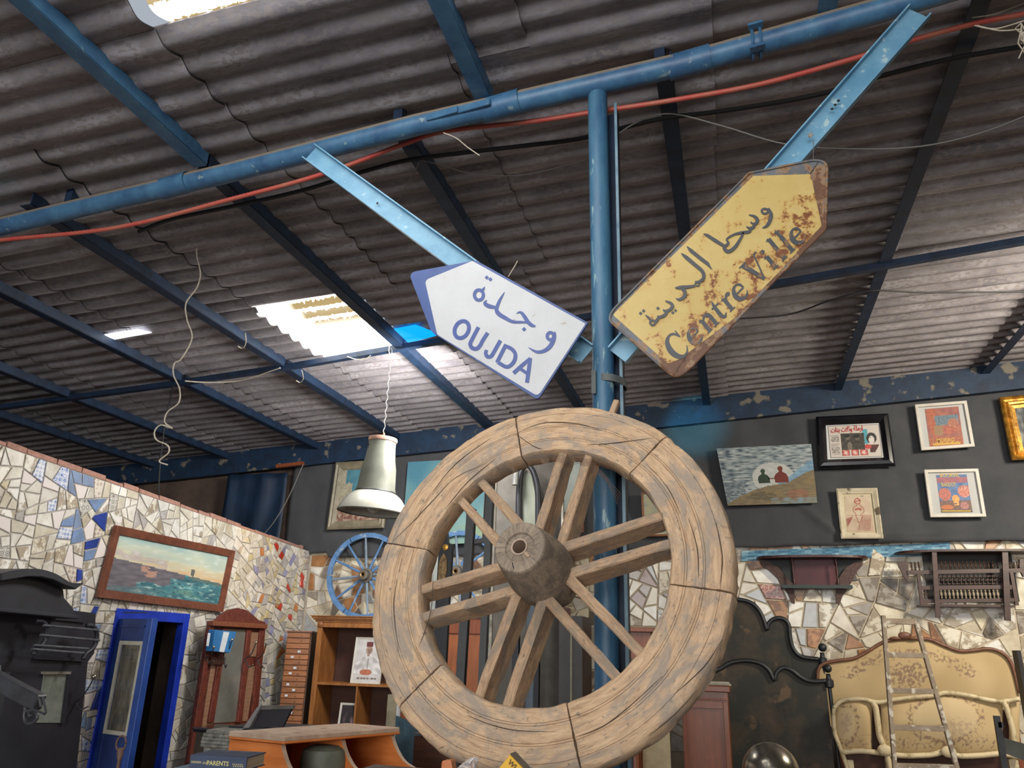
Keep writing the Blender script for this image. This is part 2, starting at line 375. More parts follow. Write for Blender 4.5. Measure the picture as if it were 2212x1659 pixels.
# steel: purlins, rafter tube, second rafter, post, braces
def angle_bar(mb, a, b, w=.055, t=.006):
    a, b = V(a), V(b); mb.beam(a - V((w / 2 - .003, 0, 0)), b - V((w / 2 - .003, 0, 0)), w, t); mb.beam(a + V((0, 0, w / 2)), b + V((0, 0, w / 2)), t, w)
pw = 'blue steel purlin under the corrugated roof, '
def purlin(x, y0, y1, lab, w=.075):
    mb = MB(); angle_bar(mb, (x + w / 2, y0, RZ(x) - .016), (x + w / 2, y1, RZ(x) - .016), w)
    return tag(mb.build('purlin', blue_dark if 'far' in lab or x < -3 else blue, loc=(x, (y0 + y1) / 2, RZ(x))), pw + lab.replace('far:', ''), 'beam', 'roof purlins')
purlin(-2.51, -5, 2.80, 'from the top left corner to the tube')
purlin(-.98, -5, 2.80, 'short length above the tube, near the middle')
purlin(.51, -5, 2.74, 'short stub above the tube at the upper right')
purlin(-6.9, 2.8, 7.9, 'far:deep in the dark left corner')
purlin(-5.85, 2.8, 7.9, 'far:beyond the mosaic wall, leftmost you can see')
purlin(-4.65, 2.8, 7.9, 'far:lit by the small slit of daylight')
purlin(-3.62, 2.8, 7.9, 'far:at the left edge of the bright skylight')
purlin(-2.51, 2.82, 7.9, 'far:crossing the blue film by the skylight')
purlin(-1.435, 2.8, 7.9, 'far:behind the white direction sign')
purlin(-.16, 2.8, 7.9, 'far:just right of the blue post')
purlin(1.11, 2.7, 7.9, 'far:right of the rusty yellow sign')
purlin(3.75, 2.7, 7.9, 'far:just outside the right edge of the picture') if False else None
purlin(2.43, 2.7, 7.9, 'far:at the right edge of the picture')
def P_roof(x, y, off=0):
    d = ray(x, y); t = (4.043 + off + SL * 4.683 - 1.85) / (d.z - SL * d.x); return EYE + d * t
tube_p = [P_roof(x, y, -.07) for x, y in [(-700, 655), (0, 490), (500, 372), (900, 270), (1100, 225), (1296, 180), (1500, 133), (1900, 22), (2600, -190), (3300, -420)]]
tube_m = mat('dust_topped_blue', H('4b7a9c'), H('345a80'), .45, scale=9, bump=.15, c3=H('7f98a0'), s3=22, thr3=.66)
nt = tube_m.node_tree; b_ = nt.nodes['Principled BSDF']; sr = b_.inputs['Base Color'].links[0].from_socket; g_ = nt.nodes.new('ShaderNodeNewGeometry'); s_x = nt.nodes.new('ShaderNodeSeparateXYZ'); nt.links.new(g_.outputs['Normal'], s_x.inputs[0])
m_r = nt.nodes.new('ShaderNodeMapRange'); m_r.inputs[1].default_value = .05; m_r.inputs[2].default_value = .5; nt.links.new(s_x.outputs[2], m_r.inputs[0]); m_x = nt.nodes.new('ShaderNodeMix'); m_x.data_type = 'RGBA'
nt.links.new(m_r.outputs[0], m_x.inputs[0]); nt.links.new(sr, m_x.inputs[6]); m_x.inputs[7].default_value = (*H('a08e74'), 1); nt.links.new(m_x.outputs[2], b_.inputs['Base Color'])
tube_root = thing('rafter_tube', tube_p[5], 'thick blue steel tube crossing the roof above both signs', 'beam')
mb = MB(); mb.tube(tube_p, .05, 20); mb.build('tube', tube_m, tube_root, smooth=True)
d = (tube_p[7] - tube_p[6]).normalized()
def onT(px): # point on the tube near pixel column px
    best = min(((a + (b - a) * (k / 40)) for a, b in zip(tube_p, tube_p[1:]) for k in range(41)), key=lambda p: abs(PJ(p)[0] - px)); return best
for px in (380, 1085, 1490):
    q = onT(px); MB().lathe(q - d * .09, d, [(0, .05), (0, .054), (.18, .054), (.18, .05)], 20).build('sleeve', blue, tube_root, smooth=True)
q = onT(1632)
for s in (-.016, .016): MB().tube([q + d * s + V((0, 0.055 * cos(a), .062 * sin(a))) for a in [k * pi / 12 for k in range(25)]], .007, 6).build('clamp', blue, tube_root, smooth=True)
for zc_ in (.055, -.06): MB().beam(q + V((0, -.05, zc_)) - d * .03, q + V((0, -.05, zc_)) + d * .03, .03, .012).build('clamp_plate', blue, tube_root)
mb = MB()
for px, w_ in ((965, .16), (1020, .22)):
    q = onT(px); mb.beam(q + V((0, -.047, -.012)) - d * w_ / 2, q + V((0, -.047, -.012)) + d * w_ / 2, .02, .035)
mb.build('splice_plate', blue, tube_root, bevel=.003)
for px, py in ((140, 485), (437, 350), (862, 250), (1425, 100)):
    q = onT(px); MB().box((q.x - .025, q.y - .0, q.z + .03), (q.x + .02, q.y + .05, q.z + .15)).build('purlin_cleat', blue_dark, tube_root)

r2 = [P_roof(*p, -.02) for p in [(-300, 920), (0, 880), (370, 830), (640, 790), (930, 740), (1240, 690), (1900, 575), (2212, 520), (2500, 470)]]
mb = MB()
for a, b in zip(r2, r2[1:]): mb.beam(a, b + (b - a).normalized() * .01, .05, .045)
tag(mb.build('tie_beam', blue_dark, loc=r2[4]), 'thin dark blue beam across the far roof, meeting the skylight edge', 'beam')
mb = MB(); mb.tube([WP(1290, 178, V((0, 2.79, 0)), V((0, 1, 0))) * 1.0 - V((0, 0, 0)), V((-.437, 2.79, 3)), V((-.44, 2.79, 0))], .043, 20)
PX = mb.v[0]
post = thing('post', (-.44, 2.79, 0), 'blue pipe post with channel behind it, standing behind the big wheel', 'post')
mb.build('pipe', mat('worn_blue_post', H('4a7690'), H('2d5578'), .45, scale=5, bump=.15, stretch=(3, 3, .6), c3=H('8aa7ac'), s3=14, thr3=.62), post, smooth=True)
mb = MB(); mb.box((-.475, 2.86, 0), (-.365, 2.868, 4.13)).box((-.372, 2.79, 0), (-.365, 2.868, 4.13)).box((-.475, 2.835, 0), (-.468, 2.868, 4.13)); mb.build('channel', blue_dark, post)
mb = MB(); mb.box((-.3735, 2.784, 0), (-.362, 2.79, 4.13)); mb.build('channel_edge', mat('pale_edge', H('7d97a3'), H('4c6d80'), .6), post)
mb = MB(); mb.lathe((-.42, 2.825, W(1300, 812, 2.75).z - .02), (0.03, 0, 1), [(0, .068), (.028, .068), (.028, .063), (0, .063)], 24, close=True)
mb.v = [V((p.x, 2.825 + (p.y - 2.825) * 1.2, p.z + (p.x + .42) * -.12)) for p in mb.v]; mb.build('strap', mat('grey_tape', H('5d6462'), H('3e4546'), .6), post, smooth=True)
z0 = W(1283, 820, 2.72).z; MB().box((-.475, 2.735, z0 - .05), (-.458, 2.741, z0 + .045)).build('strap_end', MATS['grey_tape'], post)

def channel(name, a, b, w, m, lab, n=(0, -1, 0), fl=.03, holes=()):
    a, b = V(a), V(b); n = V(n); dd = (b - a).normalized(); s = dd.cross(n).normalized(); root = thing(name, (a + b) / 2, lab, 'beam', 'braces')
    mb = MB(); mb.beam(a, b, w, .006, n); mb.build('web', m, root)
    mb = MB()
    for k in (-1, 1): mb.beam(a + s * k * w / 2 + n * fl / 2, b + s * k * w / 2 + n * fl / 2, .006, fl, n)
    mb.build('flange', m, root)
    for h in holes:
        p = WP(h[0], h[1], a, n) + n * .004; MB().lathe(p, n, [(0, .0), (0, .0055), (.0008, .0055), (.0008, 0)], 12).build('bolt_hole', black_cable, root)
    return root
channel('brace', W(672, 332, 2.68), W(1268, 768, 2.72), .082, blue_light, 'pale blue channel brace behind the white sign, tube to post', holes=((816, 440),))
channel('brace', W(1985, 30, 2.66), W(1335, 770, 2.74), .088, blue_light, 'pale blue channel brace behind the rusty yellow sign, tube to post', holes=((1797, 237), (1804, 228), (1811, 219)))
q = W(1750, 295, 2.655); mb = MB()
for k in range(5):
    a = k * 1.25; mb.tube([q, q + V((.012 * cos(a), -.012, .014 * sin(a)))], [.005, .002], 5)
tag(mb.build('cable_tie', enamel_w, loc=q), 'small torn white tie knotted on the right hand brace', 'tie')

# walls -------------------------------------------------------------------------------
XW = -4.647
def top_z(y): return 3.055 + (2.868 - 3.055) * (y - 3.86) / (7.77 - 3.86)
D0, D1, DZ = 5.21, 6.02, 2.03       # door opening
wl = MB()
def wallpiece(y0, y1, z0, z1a, z1b):
    wl.hexa([(XW - .2, y0, z0), (XW, y0, z0), (XW, y1, z0), (XW - .2, y1, z0), (XW - .2, y0, z1a), (XW, y0, z1a), (XW, y1, z1b), (XW - .2, y1, z1b)])
wallpiece(1.5, D0, 0, top_z(1.5), top_z(D0)); wallpiece(D0, D1, DZ, top_z(D0), top_z(D1)); wallpiece(D1, 7.99, 0, top_z(D1), top_z(7.99))
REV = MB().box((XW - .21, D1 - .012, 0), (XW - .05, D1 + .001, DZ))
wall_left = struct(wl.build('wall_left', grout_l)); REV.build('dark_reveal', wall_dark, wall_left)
brick_m = mat('pink_brick', H('b08578'), H('94705f'), .9, scale=25, bump=.4)
y = 1.5
while y < 7.8:
    l = R.uniform(.16, .3); y1 = min(y + l, 7.82); h = R.uniform(.022, .04); mb = MB()
    mb.hexa([(XW - .19, y + .004, top_z(y)), (XW + .006, y + .004, top_z(y)), (XW + .006, y1 - .004, top_z(y1)), (XW - .19, y1 - .004, top_z(y1)), (XW - .19, y + .006, top_z(y) + h), (XW + R.uniform(-.008, .012), y + .006, top_z(y) + h), (XW + R.uniform(-.008, .012), y1 - .006, top_z(y1) + h), (XW - .19, y1 - .006, top_z(y1) + h)])
    mb.build('brick', brick_m, wall_left); y = y1
mb = MB(); mb.box((-8, 8.0, 0), (7, 8.2, 5)); wall_back = struct(mb.build('wall_back', grout_b))
mb = MB(); mb.box((-8.2, -6, 0), (-7.9, 8.2, 5)); struct(mb.build('wall_side', wall_dark))
mb = MB(); mb.box((6.0, -6, 0), (6.2, 8.2, 5)); struct(mb.build('wall_right', wall_dark))
mb = MB(); mb.box((-8.2, -6, -.1), (7, 8.2, 0)); struct(mb.build('floor', floor_m))
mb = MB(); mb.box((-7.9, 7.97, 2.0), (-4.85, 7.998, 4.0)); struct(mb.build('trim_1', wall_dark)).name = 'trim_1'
# room behind the door: dark
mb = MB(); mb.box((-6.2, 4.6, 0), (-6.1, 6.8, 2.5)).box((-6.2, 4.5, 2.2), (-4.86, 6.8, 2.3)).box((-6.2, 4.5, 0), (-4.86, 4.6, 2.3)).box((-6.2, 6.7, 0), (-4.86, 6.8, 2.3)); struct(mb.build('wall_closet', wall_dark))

# broken-tile mosaic
def area2(p): return abs(sum(p[i][0] * p[(i + 1) % len(p)][1] - p[(i + 1) % len(p)][0] * p[i][1] for i in range(len(p)))) / 2
def clip(p, nx, ny, c):
    out = []
    for i in range(len(p)):
        a, b = p[i], p[(i + 1) % len(p)]; da, db = a[0] * nx + a[1] * ny - c, b[0] * nx + b[1] * ny - c
        if da <= 0: out.append(a)
        if (da < 0 < db) or (db < 0 < da): t = da / (da - db); out.append((a[0] + (b[0] - a[0]) * t, a[1] + (b[1] - a[1]) * t))
    return out
def shatter(p, tgt, rng, out, sz=lambda x, y: 1):
    A = area2(p); cx = sum(q[0] for q in p) / len(p); cy = sum(q[1] for q in p) / len(p)
    if A < tgt * sz(cx, cy) * rng.uniform(.7, 1.9): out.append(p); return
    best = max(((p[i - 1], p[i]) for i in range(len(p))), key=lambda ab: hypot(ab[0][0] - ab[1][0], ab[0][1] - ab[1][1]))
    ang = atan2(best[1][1] - best[0][1], best[1][0] - best[0][0]) + rng.uniform(-.5, .5) * (1 if len(p) > 3 else .3); nx, ny = cos(ang), sin(ang)
    f = rng.uniform(-.13, .13) * hypot(best[0][0] - best[1][0], best[0][1] - best[1][1]); c = cx * nx + cy * ny + f
    for q in (clip(p, nx, ny, c), clip(p, -nx, -ny, -c)):
        if len(q) >= 3 and area2(q) > 1e-5: shatter(q, tgt, rng, out, sz)
def inset(p, d):
    s = sum(p[i][0] * p[(i + 1) % len(p)][1] - p[(i + 1) % len(p)][0] * p[i][1] for i in range(len(p)))
    if s < 0: p = p[::-1]
    q = p
    for i in range(len(p)):
        a, b = p[i], p[(i + 1) % len(p)]; dx, dy = b[0] - a[0], b[1] - a[1]; l = hypot(dx, dy)
        if l < 1e-6: continue
        nx, ny = dy / l, -dx / l; q = clip(q, nx, ny, a[0] * nx + a[1] * ny - d)
        if len(q) < 3: return []
    return q
def pattern_mat(name, base, ink, scale, kind):
    m = bpy.data.materials.new(name); m.use_nodes = True; nt = m.node_tree; N = nt.nodes; L = nt.links; b = N['Principled BSDF']
    b.inputs['Roughness'].default_value = .28
    tc = N.new('ShaderNodeTexCoord'); sx = N.new('ShaderNodeSeparateXYZ'); L.new(tc.outputs['Object'], sx.inputs[0])
    v = N.new('ShaderNodeTexVoronoi'); v.inputs['Scale'].default_value = scale; v.inputs['Randomness'].default_value = .25 if kind != 'crackle' else 1
    if kind == 'crackle': v.feature = 'DISTANCE_TO_EDGE'
    L.new(tc.outputs['Object'], v.inputs[0])
    r = N.new('ShaderNodeValToRGB'); r.color_ramp.interpolation = 'CONSTANT'; e = r.color_ramp.elements
    stops = {'rings': [(0, 1), (.14, 0), (.24, 1), (.38, 0), (.5, 1), (.56, 0)], 'dots': [(0, 1), (.28, 0), (.62, 0)], 'crackle': [(0, 1), (.035, 0)], 'waves': [(0, 1), (.3, 0), (.36, 1), (.44, 0)]}[kind]
    e[0].position = 0; e[0].color = (stops[0][1],) * 3 + (1,); e[1].position = stops[1][0]; e[1].color = (stops[1][1],) * 3 + (1,)
    for p, c in stops[2:]: k = e.new(p); k.color = (c, c, c, 1)
    L.new(v.outputs[0], r.inputs[0]); mx = N.new('ShaderNodeMix'); mx.data_type = 'RGBA'; L.new(r.outputs[0], mx.inputs[0])
    mx.inputs[6].default_value = (*base, 1); mx.inputs[7].default_value = (*ink, 1); L.new(mx.outputs[2], b.inputs['Base Color']); return m
pat = {'bluering': pattern_mat('blue_ring_tile', H('d9dbe2'), H('5f7fb8'), 26, 'rings'), 'greyring': pattern_mat('grey_ring_tile', H('d6d2c8'), H('7d7a76'), 22, 'rings'),
       'pinkdot': pattern_mat('pink_dot_tile', H('ddd4cf'), H('c07a80'), 24, 'dots'), 'bluewave': pattern_mat('blue_wave_tile', H('dcdde0'), H('7d93c0'), 34, 'waves'),
       'redbrick': pattern_mat('red_crackle_tile', H('9c4a36'), H('d8c8b4'), 26, 'crackle'), 'brownwave': pattern_mat('brown_wave_tile', H('d4ccc0'), H('a08a78'), 30, 'waves')}
def tile(poly2, mp, out, th, m, col, wall, gap, rng, stuff=None):
    p = inset(poly2, gap / 2)
    if len(p) < 3 or area2(p) < 2e-4: return
    q = inset(p, .0035)
    if len(q) != len(p): q = [(a[0] * .97 + sum(c[0] for c in p) / len(p) * .03, a[1] * .97 + sum(c[1] for c in p) / len(p) * .03) for a in p]
    n = len(p); lo = [mp(*a) for a in p]; mi = [mp(*a) + out * (th - .002) for a in p]
    tx, ty = rng.uniform(-.015, .015), rng.uniform(-.015, .015); c0 = p[0]
    hi = [mp(*a) + out * (th + (a[0] - c0[0]) * tx + (a[1] - c0[1]) * ty) for a in q]
    fs = [(i, (i + 1) % n, n + (i + 1) % n, n + i) for i in range(n)] + [(n + i, n + (i + 1) % n, 2 * n + (i + 1) % n, 2 * n + i) for i in range(n)] + [tuple(range(2 * n, 3 * n))]
    if stuff is not None: stuff.add(lo + mi + hi, fs, col); return
    mb = MB(); mb.add(lo + mi + hi, fs, col); mb.build('tile_piece', m, wall)
creams = ['e4e0d6', 'e6e3da', 'ddd8cb', 'e0ddd5', 'e8e5dd', 'd8d2c4', 'e4e2dc', 'e0dbcd', 'dcd8d0', 'd4cdbb']
def pickL(y, z, rng):
    u = (y - 3.8) / 4.2; r = rng.random()
    bluezone = exp(-((y - 4.72 + (z - 2.4) * .45) / .26) ** 2)
    if r < .5 * bluezone: return rng.choice([(pat['bluering'], 0), (tile_m, '7f97c0'), (pat['pinkdot'], 0), (tile_m, '8fa3c6'), (pat['bluewave'], 0), (pat['greyring'], 0), (tile_m, '3148a0')])
    if u > .72:
        if r < .035: return tile_m, 'c8402f'
        if r < .08: return tile_m, 'c98450'
        if r < .12: return tile_m, '9c9cc0'
        if r < .2: return tile_m, 'd0c49a'
        if r < .36: return rng.choice([(pat['greyring'], 0), (pat['bluewave'], 0), (pat['brownwave'], 0)])
    elif r > (.80 if 4.3 < y < 6.4 else .92): return rng.choice([(pat['greyring'], 0), (pat['brownwave'], 0), (pat['pinkdot'], 0)])
    elif r > .87: return tile_m, 'ddd2b4'
    elif r > .84 and u > .3: return tile_m, 'ccbcaa'
    return (stone_m if rng.random() < .35 else tile_m), rng.choice(creams)
rng = random.Random(11); pieces = []
def szL(y, z): return (.62 if y > 6.6 else 1.0) * (.6 if z < 1.3 else 1)
ZB = .9
for reg in ([(3.3, ZB), (D0 - .03, ZB), (D0 - .03, top_z(D0)), (3.3, top_z(3.3))], [(D0 - .03, DZ + .04), (D1 + .03, DZ + .04), (D1 + .03, top_z(D1)), (D0 - .03, top_z(D0))], [(D1 + .03, ZB), (7.96, ZB), (7.96, top_z(7.96)), (D1 + .03, top_z(D1))]):
    shatter(reg, .0105, rng, pieces, szL)
def seen_area(p, mp):
    q = [PJ(mp(*a)) for a in p]; cx = sum(a[0] for a in q) / len(q); cy = sum(a[1] for a in q) / len(q)
    return area2(q) * (1 if -60 < cx < 2270 and -20 < cy < 1720 else .001)
mpL = lambda y, z: V((XW, y, z))
pieces.sort(key=lambda p: -seen_area(p, mpL)); st = MB()
for i, p in enumerate(pieces):
    cy = sum(a[0] for a in p) / len(p); cz = sum(a[1] for a in p) / len(p); m, c = pickL(cy, cz, rng)
    col = H(c) if c else (1, 1, 1)
    if c: k = rng.uniform(.9, 1.06); col = tuple(x * k for x in col)
    if i < 300: tile(p, mpL, V((1, 0, 0)), rng.uniform(.006, .011), m, col, wall_left, .011, rng)
    else: tile(p, mpL, V((1, 0, 0)), rng.uniform(.006, .011), m, col if c else H('b9b6b4'), wall_left, .009, rng, stuff=st)
o = st.build('small_tile_pieces', tile_m, wall_left); o['kind'] = 'stuff'
# back wall: larger marble shards
def zt(x): return 2.79 + (2.905 - 2.79) * (x + 4.65) / (2.53 + 4.65)
def pickB(x, z, rng):
    r = rng.random()
    if r < .07: return stone_m, 'a8784c'
    if r < .11: return stone_m, 'c08a5c'
    if r < .20: return stone_m, '9c9488'
    if r < .26: return tile_m, 'a9adb0'
    if r < .29: return pat['redbrick'], 0
    if r < .33: return rng.choice([(pat['greyring'], 0), (pat['bluewave'], 0)])
    if r < .37: return stone_m, '6f6860'
    return (stone_m if rng.random() < .5 else tile_m), rng.choice(['e2dcca', 'e8e4d6', 'd9d0ba', 'e2e0d8', 'd2c9b4', 'e6dec6', 'd6d3ca'])
pieces = []; shatter([(-4.63, 1.0), (4.6, 1.0), (4.6, zt(4.6) + .03), (-4.63, zt(-4.63) + .03)], .024, rng, pieces, lambda x, z: 1.25 if x > .2 else .85)
mpB = lambda x, z: V((x, 8.0, z)); pieces.sort(key=lambda p: -seen_area(p, mpB)); st = MB()
for i, p in enumerate(pieces):
    cx = sum(a[0] for a in p) / len(p); cz = sum(a[1] for a in p) / len(p); m, c = pickB(cx, cz, rng)
    col = H(c) if c else (1, 1, 1)
    if i < 300: tile(p, mpB, V((0, -1, 0)), rng.uniform(.008, .02), m, col, wall_back, .016, rng)
    else: tile(p, mpB, V((0, -1, 0)), rng.uniform(.008, .015), m, col if c else H('8a6a58'), wall_back, .014, rng, stuff=st)
o = st.build('small_stone_pieces', tile_m, wall_back); o['kind'] = 'stuff'
# painted strip along the top of the mosaic, right
a0, a1 = W(1602, 1190, 7.98), W(2052, 1172, 7.98); b1 = W(2052, 1200, 7.98); b0 = W(1602, 1212, 7.98)
def strip(u, v): n = NZ(u * 14, v * 3, 3); k = NZ(u * 30, v * 6, 8); return mixc(mixc(hx('2f7fa8'), hx('9fc4d2'), .5 + n), hx('1f5f88'), .4 + k)
canvas('painted_strip', (a0, a1, b1, b0), strip, wall_back, 60, 6)

# drape with folds, hanging in front of the upper back wall
def drape(name, x0, x1, ztop, zbot, seed, lab, yb=7.93):
    mb = MB(); nx, nz_ = int((x1 - x0) * 26), 44
    for j in range(nz_ + 1):
        for i in range(nx + 1):
            x = x0 + (x1 - x0) * i / nx; t = j / nz_; zb = zbot(x) + .018 * NZ(x, seed, 0, 3.1); z = ztop(x) + (zb - ztop(x)) * t
            f = .02 * NZ(x * 4 + z * 1.2, z * .5, seed) + .034 * NZ(x * 1.1 + z * 2.3, z * 1.2 + seed, 5) * (.3 + t)
            for (xa, za, k1, k2) in ((1.55, 3.02, .35, .12), (1.7, 2.98, .12, .10), (.9, 3.05, -.9, .05), (2.0, 3.3, .5, .2), (-3.9, 3.0, .8, .1), (-2.6, 3.1, -.7, .1)):
                q_ = (z - za) - k1 * (x - xa) - k2 * (x - xa) ** 2; f += .028 * exp(-(q_ / .035) ** 2) * exp(-((x - xa) / .45) ** 2)
            f += .014 * (1 - abs(NZ(x * 1.5 - z * 1.5, z * 1.7, seed + 9))) ** 6 * t
            mb.v.append(V((x, yb - f, z)))
    for j in range(nz_):
        for i in range(nx): k = j * (nx + 1) + i; mb.f.append((k, k + 1, k + nx + 2, k + nx + 1))
    mb.c = [None] * len(mb.f); o = mb.build(name, drape_m, smooth='all', loc=((x0 + x1) / 2, yb, 3.5)); md = o.modifiers.new('thick', 'SOLIDIFY'); md.thickness = .004
    return tag(o, lab, 'cloth', 'dark wall cloths')
zB = lambda x: RZ(x) - .16
drape('wall_cloth', -4.95, -1.0, zB, lambda x: zt(x) - .015 + (.06 if x < -4.4 else 0), 2.0, 'charcoal cloth on the back wall behind the hanging lamp')
drape('wall_cloth', -1.04, 5.9, zB, lambda x: zt(x) + .0, 7.0, 'charcoal cloth behind the framed posters on the right', 7.925)
flake = mat('flaking_blue_paint', H('13304c'), H('0c2036'), .6, scale=6, c3=H('6e685c'), s3=7, thr3=.60, bump=.3)
mb = MB(); mb.hexa([(-7.9, 7.84, RZ(-7.9) - .2), (5.99, 7.84, RZ(6) - .2), (5.99, 7.9, RZ(6) - .2), (-7.9, 7.9, RZ(-7.9) - .2), (-7.9, 7.84, RZ(-7.9) + .075), (5.99, 7.84, RZ(6) + .075), (5.99, 7.9, RZ(6) + .075), (-7.9, 7.9, RZ(-7.9) + .075)])
struct(mb.build('trim_2', flake)); 
mb = MB(); nx = 14
for j in range(12):
    for i in range(nx + 1): x = -5.75 + .8 * i / nx; mb.v.append(V((x, 7.8 - .06 * NZ(x * 6, j * .1, 3), 3.75 - .98 * j / 11)))
for j in range(11):
    for i in range(nx): k = j * (nx + 1) + i; mb.f.append((k, k + 1, k + nx + 2, k + nx + 1))
mb.c = [None] * len(mb.f); o = mb.build('tarpaulin', tarp, smooth='all', loc=(-5.3, 7.8, 3.3)); o.modifiers.new('t', 'SOLIDIFY').thickness = .003
tag(o, 'dark blue tarpaulin hanging in the corner beyond the mosaic wall', 'sheet')
mb = MB(); a, b = W(598, 1008, 7.7), W(655, 1001, 7.7); mb.beam(a, b, .05, .04); tag(mb.build('wooden_batten', brown_wood, loc=a), 'short reddish wooden batten high in the dark corner', 'batten')
# ================================================================ THE BIG WHEEL
wc = V((-.6029, 2.45, 2.1054)); yaw, pit = -.125, .2626
wn = V((sin(yaw) * cos(pit), -cos(yaw) * cos(pit), sin(pit))); wu = V((0, 0, 1)).cross(wn).normalized(); wv = wn.cross(wu)
wheel = thing('wagon_wheel', wc, 'huge weathered wooden cart wheel with twelve spokes, leaning on the blue post', 'wheel')
wood_a = m_wheel('weathered_wheel_wood', H('d6b794'), H('b29273'), H('a59585'))
wood_s = m_wheel('weathered_spoke_wood', H('c4a585'), H('9a7d63'), H('958574'))
wood_h = m_wheel('grey_hub_wood', H('a89884'), H('8a7b6b'), H('7d7165'))
def LP(r, a, h): return wc + (wu * cos(a) + wv * sin(a)) * r + wn * h
joints = [105.2, 48.2, -7.8, -71.8, -133, -189.6]
RI, RO = .424, .612
def groove(r): return [(r - .006, 0), (r - .0009, 0), (r, -.003), (r + .0009, 0)]
prof = [(RI, -.012), (RI + .006, -.001)] + groove(.468) + groove(.475) + [(.50, 0), (.51, 0)] + groove(.522) + groove(.529) + [(.545, 0), (.56, 0)] + groove(.575) + [(RO - .018, -.001), (RO - .005, -.010), (RO, -.026), (RO, -.075), (RO - .01, -.088), (RI + .006, -.088), (RI, -.08)]
for k in range(6):
    a0, a1 = radians(joints[k]), radians(joints[(k + 1) % 6] - (360 if k == 5 else 0)); ns = 44; mb = MB(); mb.uv = []
    skew0 = [0, -.02, .015, .01, .0, .0][k]
    for i in range(ns + 1):
        t = i / ns; ga = .0045
        for (r, h) in prof:
            a = a0 + (a1 - a0) * t
            e = ga * R.uniform(.6, 1.5) if i in (0, ns) else 0
            a += (-1 if i == 0 else 1) * e if i in (0, ns) else 0
            if i == 0: a -= ga * .3
            wob = .0035 * NZ(a * 5, r * 9, k) + .0015 * NZ(a * 30, r * 40, k)
            rr = r
            if r > RO - .03: rr = r + .004 * NZ(a * 7, h * 20, k + 4) - .006 * max(0, NZ(a * 16, h * 30, k + 7))
            if r < RI + .01: rr = r + .0035 * NZ(a * 9, h * 10, k + 2)
            chip = 0
            if k == 0 and r > .44 and r < .56 and t > .5: chip = -.005 * max(0, NZ(a * 10, r * 22, 31) + .25)
            hh = h + (wob if h > -.03 else 0) + chip
            if i in (0, ns) and h > -.02: hh -= .004
            mb.v.append(LP(rr, a, hh)); mb.uv.append((a * .5, r + (h if r > .5 else -h)))
    n = len(prof)
    for i in range(ns):
        for j in range(n): mb.f.append((i * n + j, i * n + (j + 1) % n, (i + 1) * n + (j + 1) % n, (i + 1) * n + j))
    mb.f += [tuple(range(n)), tuple(range(ns * n, ns * n + n))[::-1]]; mb.c = [None] * len(mb.f)
    mb.build('felloe', wood_a, wheel, smooth=True)
for ang in (78.3, 16.9, -43.6, -104.3, -164.5, 135.2):
    a = radians(ang); e1 = wu * cos(a) + wv * sin(a); e2 = -wu * sin(a) + wv * cos(a)
    for s in (-1, 1):
        mb = MB(); mb.uv = []; ns = 14
        for i in range(ns + 1):
            t = i / ns; r = .075 + (.43 - .075) * t; k_ = R.random() * .0015
            off = s * (.046 + .003 * t); w = .0175 - .002 * t; d0 = -.012 + .003 * NZ(r * 12, ang, s); dp = .080 + .014 * (1 - t) + .008 * sin(pi * t)
            if i >= ns - 1: d0 -= .004
            for q, (x, h) in enumerate([(-w, d0 - .004), (-w + .004, d0), (w - .004, d0), (w, d0 - .004), (w * .95, d0 - dp), (-w * .95, d0 - dp)]):
                jj = .0018 * NZ(r * 18, ang + q * 3, s * 5); mb.v.append(wc + e1 * r + e2 * (off + x + jj) + wn * (h + jj)); mb.uv.append((r * 1.2 + ang * .01, x * 1.3 + h * .7 + s))
        for i in range(ns):
            for j in range(6): mb.f.append((i * 6 + j, i * 6 + (j + 1) % 6, (i + 1) * 6 + (j + 1) % 6, (i + 1) * 6 + j))
        mb.f += [tuple(range(6)), tuple(range(ns * 6, ns * 6 + 6))[::-1]]; mb.c = [None] * len(mb.f)
        mb.build('spoke', wood_s, wheel, smooth=True)
hp = [(.166, .026), (.166, .030), (.160, .044), (.166, .048), (.166, .078), (.163, .0815), (.157, .0835), (.12, .0905), (.075, .0975), (.03, .1035), (.0, .107), (-.03, .1085), (-.07, .107), (-.11, .1), (-.15, .088), (-.19, .074), (-.19, .026)]
mb = MB(); mb.uv = []; sg = 56
for h, r in hp:
    for k in range(sg):
        a = 2 * pi * k / sg; rr = r + (.0015 * NZ(a * 2, h * 15, 3) if r > .05 else 0); mb.v.append(wc + wn * h + (wu * cos(a) + wv * sin(a)) * rr); mb.uv.append((h * 2.2 + (r if h > .15 else 0), abs(a - pi) * .13))
for i in range(len(hp)):
    for k in range(sg): mb.f.append((i * sg + k, i * sg + (k + 1) % sg, ((i + 1) % len(hp)) * sg + (k + 1) % sg, ((i + 1) % len(hp)) * sg + k))
mb.c = [None] * len(mb.f); hub = mb.build('hub', wood_h, wheel, smooth=True)
MB().lathe(wc, wn, [(.169, .0215), (.169, .0265), (.1, .0265), (-.18, .0265), (-.18, .0215)], 32, close=True).build('bore_sleeve', mat('pale_bore_ring', H('b09a88'), H('8c7868'), .6), hub, smooth=True)
mb = MB(); a = radians(-42); e1 = wu * cos(a) + wv * sin(a); mb.beam(wc + e1 * .026 + wn * .1665, wc + e1 * .047 + wn * .1665, .008, .002, wn); mb.build('key_wedge', wood_s, hub)
mb = MB()
for rk, hh in ((.028, 0),):
    mb.tube([wc + wn * .1668 + (wu * (-.018 + .002 * k) + wv * (-.048 - .005 * k + .002 * (k % 2))) for k in range(6)], [.0003, .0016, .001, .0016, .001, .0003], 5)
